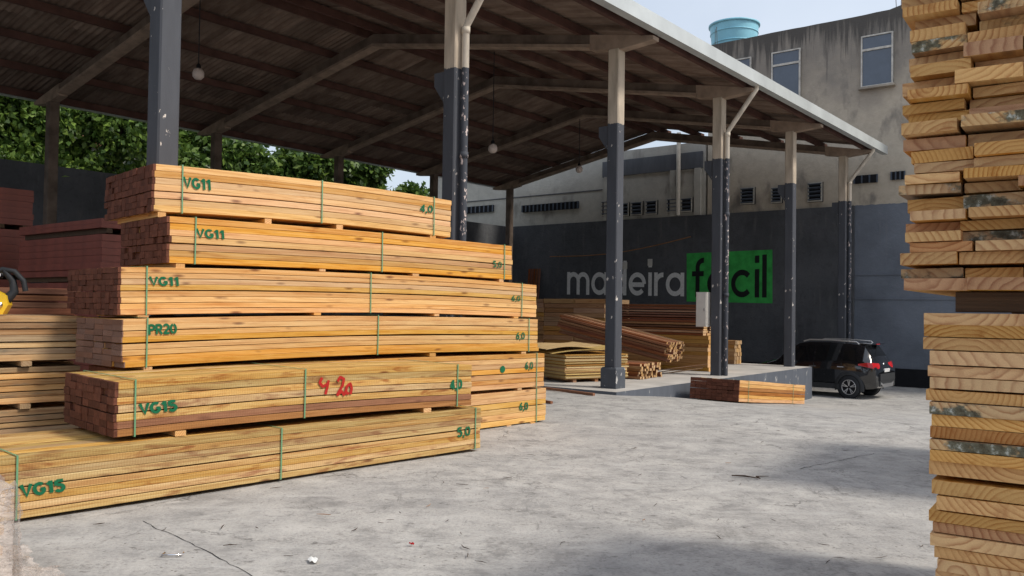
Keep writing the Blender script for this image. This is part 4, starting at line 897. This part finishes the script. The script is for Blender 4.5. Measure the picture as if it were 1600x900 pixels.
# ------------------------------------------------------------------ car
def build_car():
    hd = Vector((-.735, .678, 0)); ang = math.atan2(hd.y, hd.x)
    near = S(11.55, 1.45); zc = gz(12)
    ctr = near + hd*1.30 + Vector((hd.y, -hd.x, 0))*(.78)
    car = thing('parked_car', 'black compact SUV with silver roof rails parked behind the platform corner', 'car', (ctr.x, ctr.y, zc), ang); car.scale = (.98, 1, 1.04)
    # stations: x, z_low, z_mid, z_belt, z_top, w_low, w_mid, w_belt, w_top
    ST = [(-2.14, .44, .60, .76, .80, .66, .74, .73, .66), (-2.10, .36, .62, .86, .90, .76, .84, .82, .72), (-2.02, .33, .62, .98, 1.03, .80, .88, .86, .74), (-1.95, .32, .62, 1.06, 1.14, .80, .885, .87, .72),
          (-1.86, .31, .62, 1.08, 1.30, .80, .89, .875, .68), (-1.66, .30, .62, 1.08, 1.57, .80, .89, .875, .61), (-1.45, .28, .62, 1.07, 1.60, .80, .885, .87, .61), (-.6, .26, .60, 1.03, 1.64, .80, .88, .865, .62), (.1, .26, .60, 1.00, 1.63, .80, .88, .86, .62),
          (.45, .26, .60, .985, 1.57, .80, .88, .86, .61), (.8, .26, .60, .97, 1.34, .80, .88, .86, .64), (1.2, .27, .60, .95, 1.03, .80, .88, .85, .72), (1.65, .28, .60, .90, .95, .80, .87, .83, .66), (1.98, .3, .58, .78, .82, .76, .82, .76, .6), (2.13, .36, .52, .62, .66, .62, .66, .62, .5)]
    mb = MB(); rows = []
    for (x, zl, zm, zb, zt, wl, wm, wb, wt_) in ST:
        half = [(wl, zl), (wm, zm), (wb, zb), (wt_, zt), (wt_*.55, zt+.035)]
        rows.append([(x, -y, z) for y, z in half]+[(x, 0, zt+.045)]+[(x, y, z) for y, z in half[::-1]])
    n = len(rows[0]); vs = [v for r in rows for v in r]
    mb.add(vs, [(i*n+j, i*n+j+1, (i+1)*n+j+1, (i+1)*n+j) for i in range(len(rows)-1) for j in range(n-1)], 0, True)
    mb.add(vs, [tuple(range(n)), tuple((len(rows)-1)*n+j for j in range(n))[::-1]]+[(i*n, (i+1)*n, (i+1)*n+n-1, i*n+n-1) for i in range(len(rows)-1)], 0)
    me = mb.mesh('body', M['carpaint']); me.set_sharp_from_angle(angle=R(38)); body = place('body', me, car)
    def interp(x):
        for a, b in zip(ST, ST[1:]):
            if a[0] <= x <= b[0]: t = (x-a[0])/(b[0]-a[0]); return [p+(q-p)*t for p, q in zip(a, b)]
    def pane(x0, x1, t0=.1, t1=.86, sk0=0, sk1=0, sg=1):
        m = MB(); vs = []; n = 6
        for i in range(n+1):
            for t in (t0, t1):
                u = i/n; x = x0+(x1-x0)*u+(sk0*(1-u)+sk1*u)*(t-t0)/(t1-t0); s_ = interp(x)
                vs.append((x, -sg*(s_[7]+(s_[8]-s_[7])*t+.006), s_[3]+(s_[4]-s_[3])*t))
        m.add(vs, [(2*i, 2*i+2, 2*i+3, 2*i+1) if sg > 0 else (2*i+1, 2*i+3, 2*i+2, 2*i) for i in range(n)], 0, True); return m
    for sg in (1, -1):
        for a in ((-1.5, -1.08, .12, .8, .1, 0), (-1.0, -.18), (-.1, .78, .1, .86, 0, -.36)):
            aa = list(a)+[.1, .86, 0, 0][len(a)-2:]; pane(*aa, sg).build('side_window', M['carglass'], car)
    # rear window and windscreen
    for xa, xb, nm in ((-1.9, -1.69, 'rear_window'), (.5, 1.14, 'windscreen')):
        m = MB(); vs = []
        for i in range(5):
            x = xa+(xb-xa)*i/4; s_ = interp(x)
            for f in (-.88, -.5, 0, .5, .88): vs.append((x-(.006 if nm[0] == 'r' else -.006), f*s_[8], s_[4]+.04*(1-abs(f))+.012))
        m.add(vs, [(i*5+j, i*5+j+1, (i+1)*5+j+1, (i+1)*5+j) for i in range(4) for j in range(4)], 0, True); m.build(nm, M['carglass'], car)
    for sg in (-1, 1):
        m = MB(); m.tube([(-1.5, sg*.615, 1.61), (-1.42, sg*.61, 1.675), (-.6, sg*.61, 1.71), (.1, sg*.61, 1.7), (.3, sg*.605, 1.645)], .022, 8); m.build('roof_rail', M['alloy'], car)
        # tail light wrapping the corner
        m = MB(); pr = [(-2.09, .38, .94), (-2.105, .62, .91), (-2.045, .87, .92), (-1.9, .91, .95), (-1.58, .91, 1.0)]; pt = [(-2.03, .38, 1.06), (-2.03, .64, 1.075), (-1.985, .86, 1.09), (-1.85, .905, 1.085), (-1.58, .905, 1.04)]
        vs = [(x, sg*y, z) for x, y, z in pr+pt]+[(x+.1, sg*(y-.1), z) for x, y, z in pr+pt]
        m.add(vs, [(i, i+1, i+6, i+5) for i in range(4)]+[(i+5, i+6, i+16, i+15) for i in range(4)]+[(i+10, i+11, i+1, i) for i in range(4)]); m.build('tail_light', M['taillight'], car)
        m = MB(); m.box((-1.02, sg*.895, .93), (.2, .03, .03)); m.box((-.1, sg*.892, .91), (.2, .03, .03)); m.build('door_handle', M['chrome'], car)
        m = MB(); m.span((-1.0, min(sg*.8, sg*.9), .27), (.98, max(sg*.8, sg*.9), .42)); m.build('sill_cladding', M['cladding'], car)
        m = MB(); m.box((.62, sg*.97, 1.06), (.14, .2, .13)); m.bar((.66, sg*.85, 1.0), (.62, sg*.95, 1.03), .06, .04); m.build('mirror', M['carpaint'], car)
        m = MB(); m.tube([(-.13, sg*.885, .45), (-.14, sg*.868, 1.0)], .006, 5); m.tube([(-1.04, sg*.886, .75), (-1.04, sg*.876, 1.05)], .006, 5); m.build('door_seam', M['cladding'], car)
    m = MB(); m.add([(-1.5, y, 1.64) for y in (-.58, .58)]+[(-1.86, y, 1.63) for y in (-.55, .55)]+[(-1.5, y, 1.6) for y in (-.58, .58)]+[(-1.86, y, 1.605) for y in (-.55, .55)], [(0, 1, 3, 2), (6, 7, 5, 4), (2, 3, 7, 6), (0, 2, 6, 4), (1, 5, 7, 3)]); sp = m.build('spoiler', M['carpaint'], car)
    m = MB(); m.box((-1.868, 0, 1.617), (.01, .3, .02)); m.build('brake_lamp', M['taillight'], sp)
    m = MB(); m.box((-2.155, 0, .66), (.03, 1.25, .2)); m.box((-2.13, 0, .48), (.05, 1.3, .16)); bm_ = m.build('rear_bumper', M['cladding'], car)
    m = MB(); m.box((-2.15, 0, .42), (.05, .8, .1)); m.bar((-2.16, -.4, .42), (-2.12, -.62, .54), .04, .05); m.bar((-2.16, .4, .42), (-2.12, .62, .54), .04, .05); m.build('skid_plate', M['alloy'], bm_)
    m = MB(); m.box((-2.12, 0, .83), (.05, .44, .14), 0, Matrix.Rotation(R(-12), 3, 'Y')); m.build('number_plate', M['plate'], car)
    m = MB(); m.box((-2.07, 0, .94), (.04, .55, .035)); m.build('chrome_strip', M['chrome'], car)
    m = MB(); m.lathe([(.001, -.02), (.05, -.02), (.05, .02)], 14, (-2.035, 0, 1.02), 'y'); 
    m.v = [(-2.035+(y_-0)*1.0, (x_+2.035), z_) for x_, y_, z_ in m.v]; m.build('badge', M['chrome'], car)
    # wheels
    ty = MB(); ty.lathe([(.2, -.1), (.3, -.105), (.345, -.085), (.355, -.03), (.355, .05), (.345, .1), (.3, .11), (.2, .1)], 32, (0, 0, 0), 'y'); tym = ty.mesh('tyre', M['rubber'])
    rm = MB(); rm.lathe([(.225, -.1), (.222, -.108), (.205, -.1), (.2, -.04)], 32, (0, 0, 0), 'y'); rm.lathe([(.001, -.085), (.05, -.085), (.055, -.06)], 16, (0, 0, 0), 'y')
    for k in range(5):
        a = 2*math.pi*k/5+.3
        for da in (-.16, .16):
            rm.bar((.04*math.cos(a), -.075, .04*math.sin(a)), (.21*math.cos(a+da), -.092, .21*math.sin(a+da)), .022, .026, 0, (0, 1, 0))
    rmm = rm.mesh('rim', M['alloy']); dk = MB(); dk.lathe([(.001, -.03), (.205, -.03)], 24, (0, 0, 0), 'y'); dkm = dk.mesh('brake_disc', M['cladding'])
    for x in (-1.29, 1.3):
        for sg in (1, -1):
            wt2 = place('wheel', tym, car, (x, -sg*.8, .34), (0, 0, 0 if sg > 0 else math.pi)); place('rim', rmm, wt2); place('brake_disc', dkm, wt2)
            m = MB(); vs = []; nA = 20
            for i in range(nA+1):
                a = -.25+(math.pi+.5)*i/nA
                for rr_, yy in ((.36, .9), (.45, .9), (.47, .84), (.36, .80)): vs.append((x+rr_*math.cos(a), -sg*yy, .34+rr_*math.sin(a)))
            m.add(vs, [(4*i+j, 4*i+4+j, 4*i+5+j, 4*i+1+j) if sg > 0 else (4*i+1+j, 4*i+5+j, 4*i+4+j, 4*i+j) for i in range(nA) for j in range(3)], 0, True); m.build('arch_cladding', M['cladding'], car)
            m = MB(); m.lathe([(.001, -.887), (.37, -.887)] if sg > 0 else [(.37, .887), (.001, .887)], 24, (x, 0, .34), 'y'); m.build('wheel_well', M['black'], car)
build_car()

# ------------------------------------------------------------------ litter on the yard
rr = random.Random(99)
def free(x, y):
    s = (Vector((x, y, 0))-A0).dot(D); b = (Vector((x, y, 0))-A0).dot(N_)
    c = (Vector((x, y, 0))-B0).dot(Mm); t = (Vector((x, y, 0))-B0).dot(E0)
    if b < 1.0 and s > -1.2: return False
    if b < 2.4 and 1.5 < s < 6.2: return False
    if c < 1.5 and t < 6.4: return False
    return x/y < .5
n = 0
while n < 48:
    px = rr.uniform(150, 1450); py = 640+260*rr.random()**.8; Pg = gpix(px, py)
    if not free(Pg.x, Pg.y): continue
    L = rr.uniform(.03, .13); m = MB(); a = rr.uniform(-.5, .5); wq = rr.uniform(.002, .0042)
    m.tube([(-L/2, 0, wq), (0, a*L*.3, wq*1.2), (L/2, 0, wq)], [wq*.5, wq, wq*.4], 5)
    o = m.build('wood_splinter', M['stick'] if rr.random() < .9 else M['wood_brown'], None, (Pg.x, Pg.y, ground_z(Pg.x, Pg.y)+.012), (0, 0, rr.uniform(0, 6.28)))
    tag(o, 'small dark wood splinter on the concrete yard', 'splinter', 'splinters scattered on the yard'); n += 1
def stick(px, py, qx, qy, r, mat, lab, name='wood_strip'):
    p, q = gpix(px, py), gpix(qx, qy); m = MB()
    m.bar((0, 0, r), tuple((q-p).xy)+(r,), r*2.4, r*2); o = m.build(name, mat, None, (p.x, p.y, ground_z(p.x, p.y)+.01)); tag(o, lab, 'stick')
stick(851, 609, 928, 619, .025, M['wood_rust'], 'long rust-brown strip lying on the yard before the plinth')
stick(840, 628, 862, 632, .02, M['wood_rust'], 'short rust-brown strip by the end of the lowest 6,0 bundle')
p = gpix(1172, 748); tw = MB(); tw.tube([(-.17, .06, .012), (-.05, .02, .016), (.08, -.07, .012)], [.006, .009, .004], 6); tw.tube([(.08, -.07, .012), (.06, .0, .018), (.2, .05, .012)], [.006, .006, .003], 6)
tag(tw.build('twig', M['stick'], None, (p.x, p.y, ground_z(p.x, p.y)+.004), (0, 0, 0)), 'dark forked twig in the middle of the open yard', 'twig')
p = gpix(270, 871); cl = MB(); cl.tube([(-.06, .03, .01), (-.065, -.02, .01), (.065, -.02, .01), (.06, .03, .01)], .007, 6)
tag(cl.build('metal_clip', M['chrome'], None, (p.x, p.y, ground_z(p.x, p.y)+.006), (0, 0, .1)), 'small shiny U-shaped metal clip on the concrete', 'clip')
def paper(px, py, w_, h_, seed, lab, mat='paper'):
    r2 = random.Random(seed); p = gpix(px, py); m = MB(); n = 5; vs = [((i/n-.5)*w_, (j/n-.5)*h_, .012+r2.random()*.02) for i in range(n+1) for j in range(n+1)]
    m.add(vs, [(i*(n+1)+j, (i+1)*(n+1)+j, (i+1)*(n+1)+j+1, i*(n+1)+j+1) for i in range(n) for j in range(n)]); tag(m.build('paper_scrap', M[mat], None, (p.x, p.y, ground_z(p.x, p.y)), (0, 0, seed)), lab, 'scrap')
paper(490, 878, .09, .06, 2, 'crumpled pale scrap on the foreground concrete')
paper(643, 852, .035, .025, 3, 'tiny orange-red scrap on the foreground concrete', 'taillight')
pb_ = Q(5.95, -.2, 1.025); m = MB(); rq = np.random.default_rng(3); n = 6
m.add([((i/n-.5)*.3, (j/n-.5)*.25, .015+abs(rq.normal())*.05) for i in range(n+1) for j in range(n+1)], [(i*(n+1)+j, (i+1)*(n+1)+j, (i+1)*(n+1)+j+1, i*(n+1)+j+1) for i in range(n) for j in range(n)])
tag(m.build('plastic_bag', M['paper'], None, pb_), 'crumpled white plastic tucked at the far end of the PR20 planks', 'plastic')
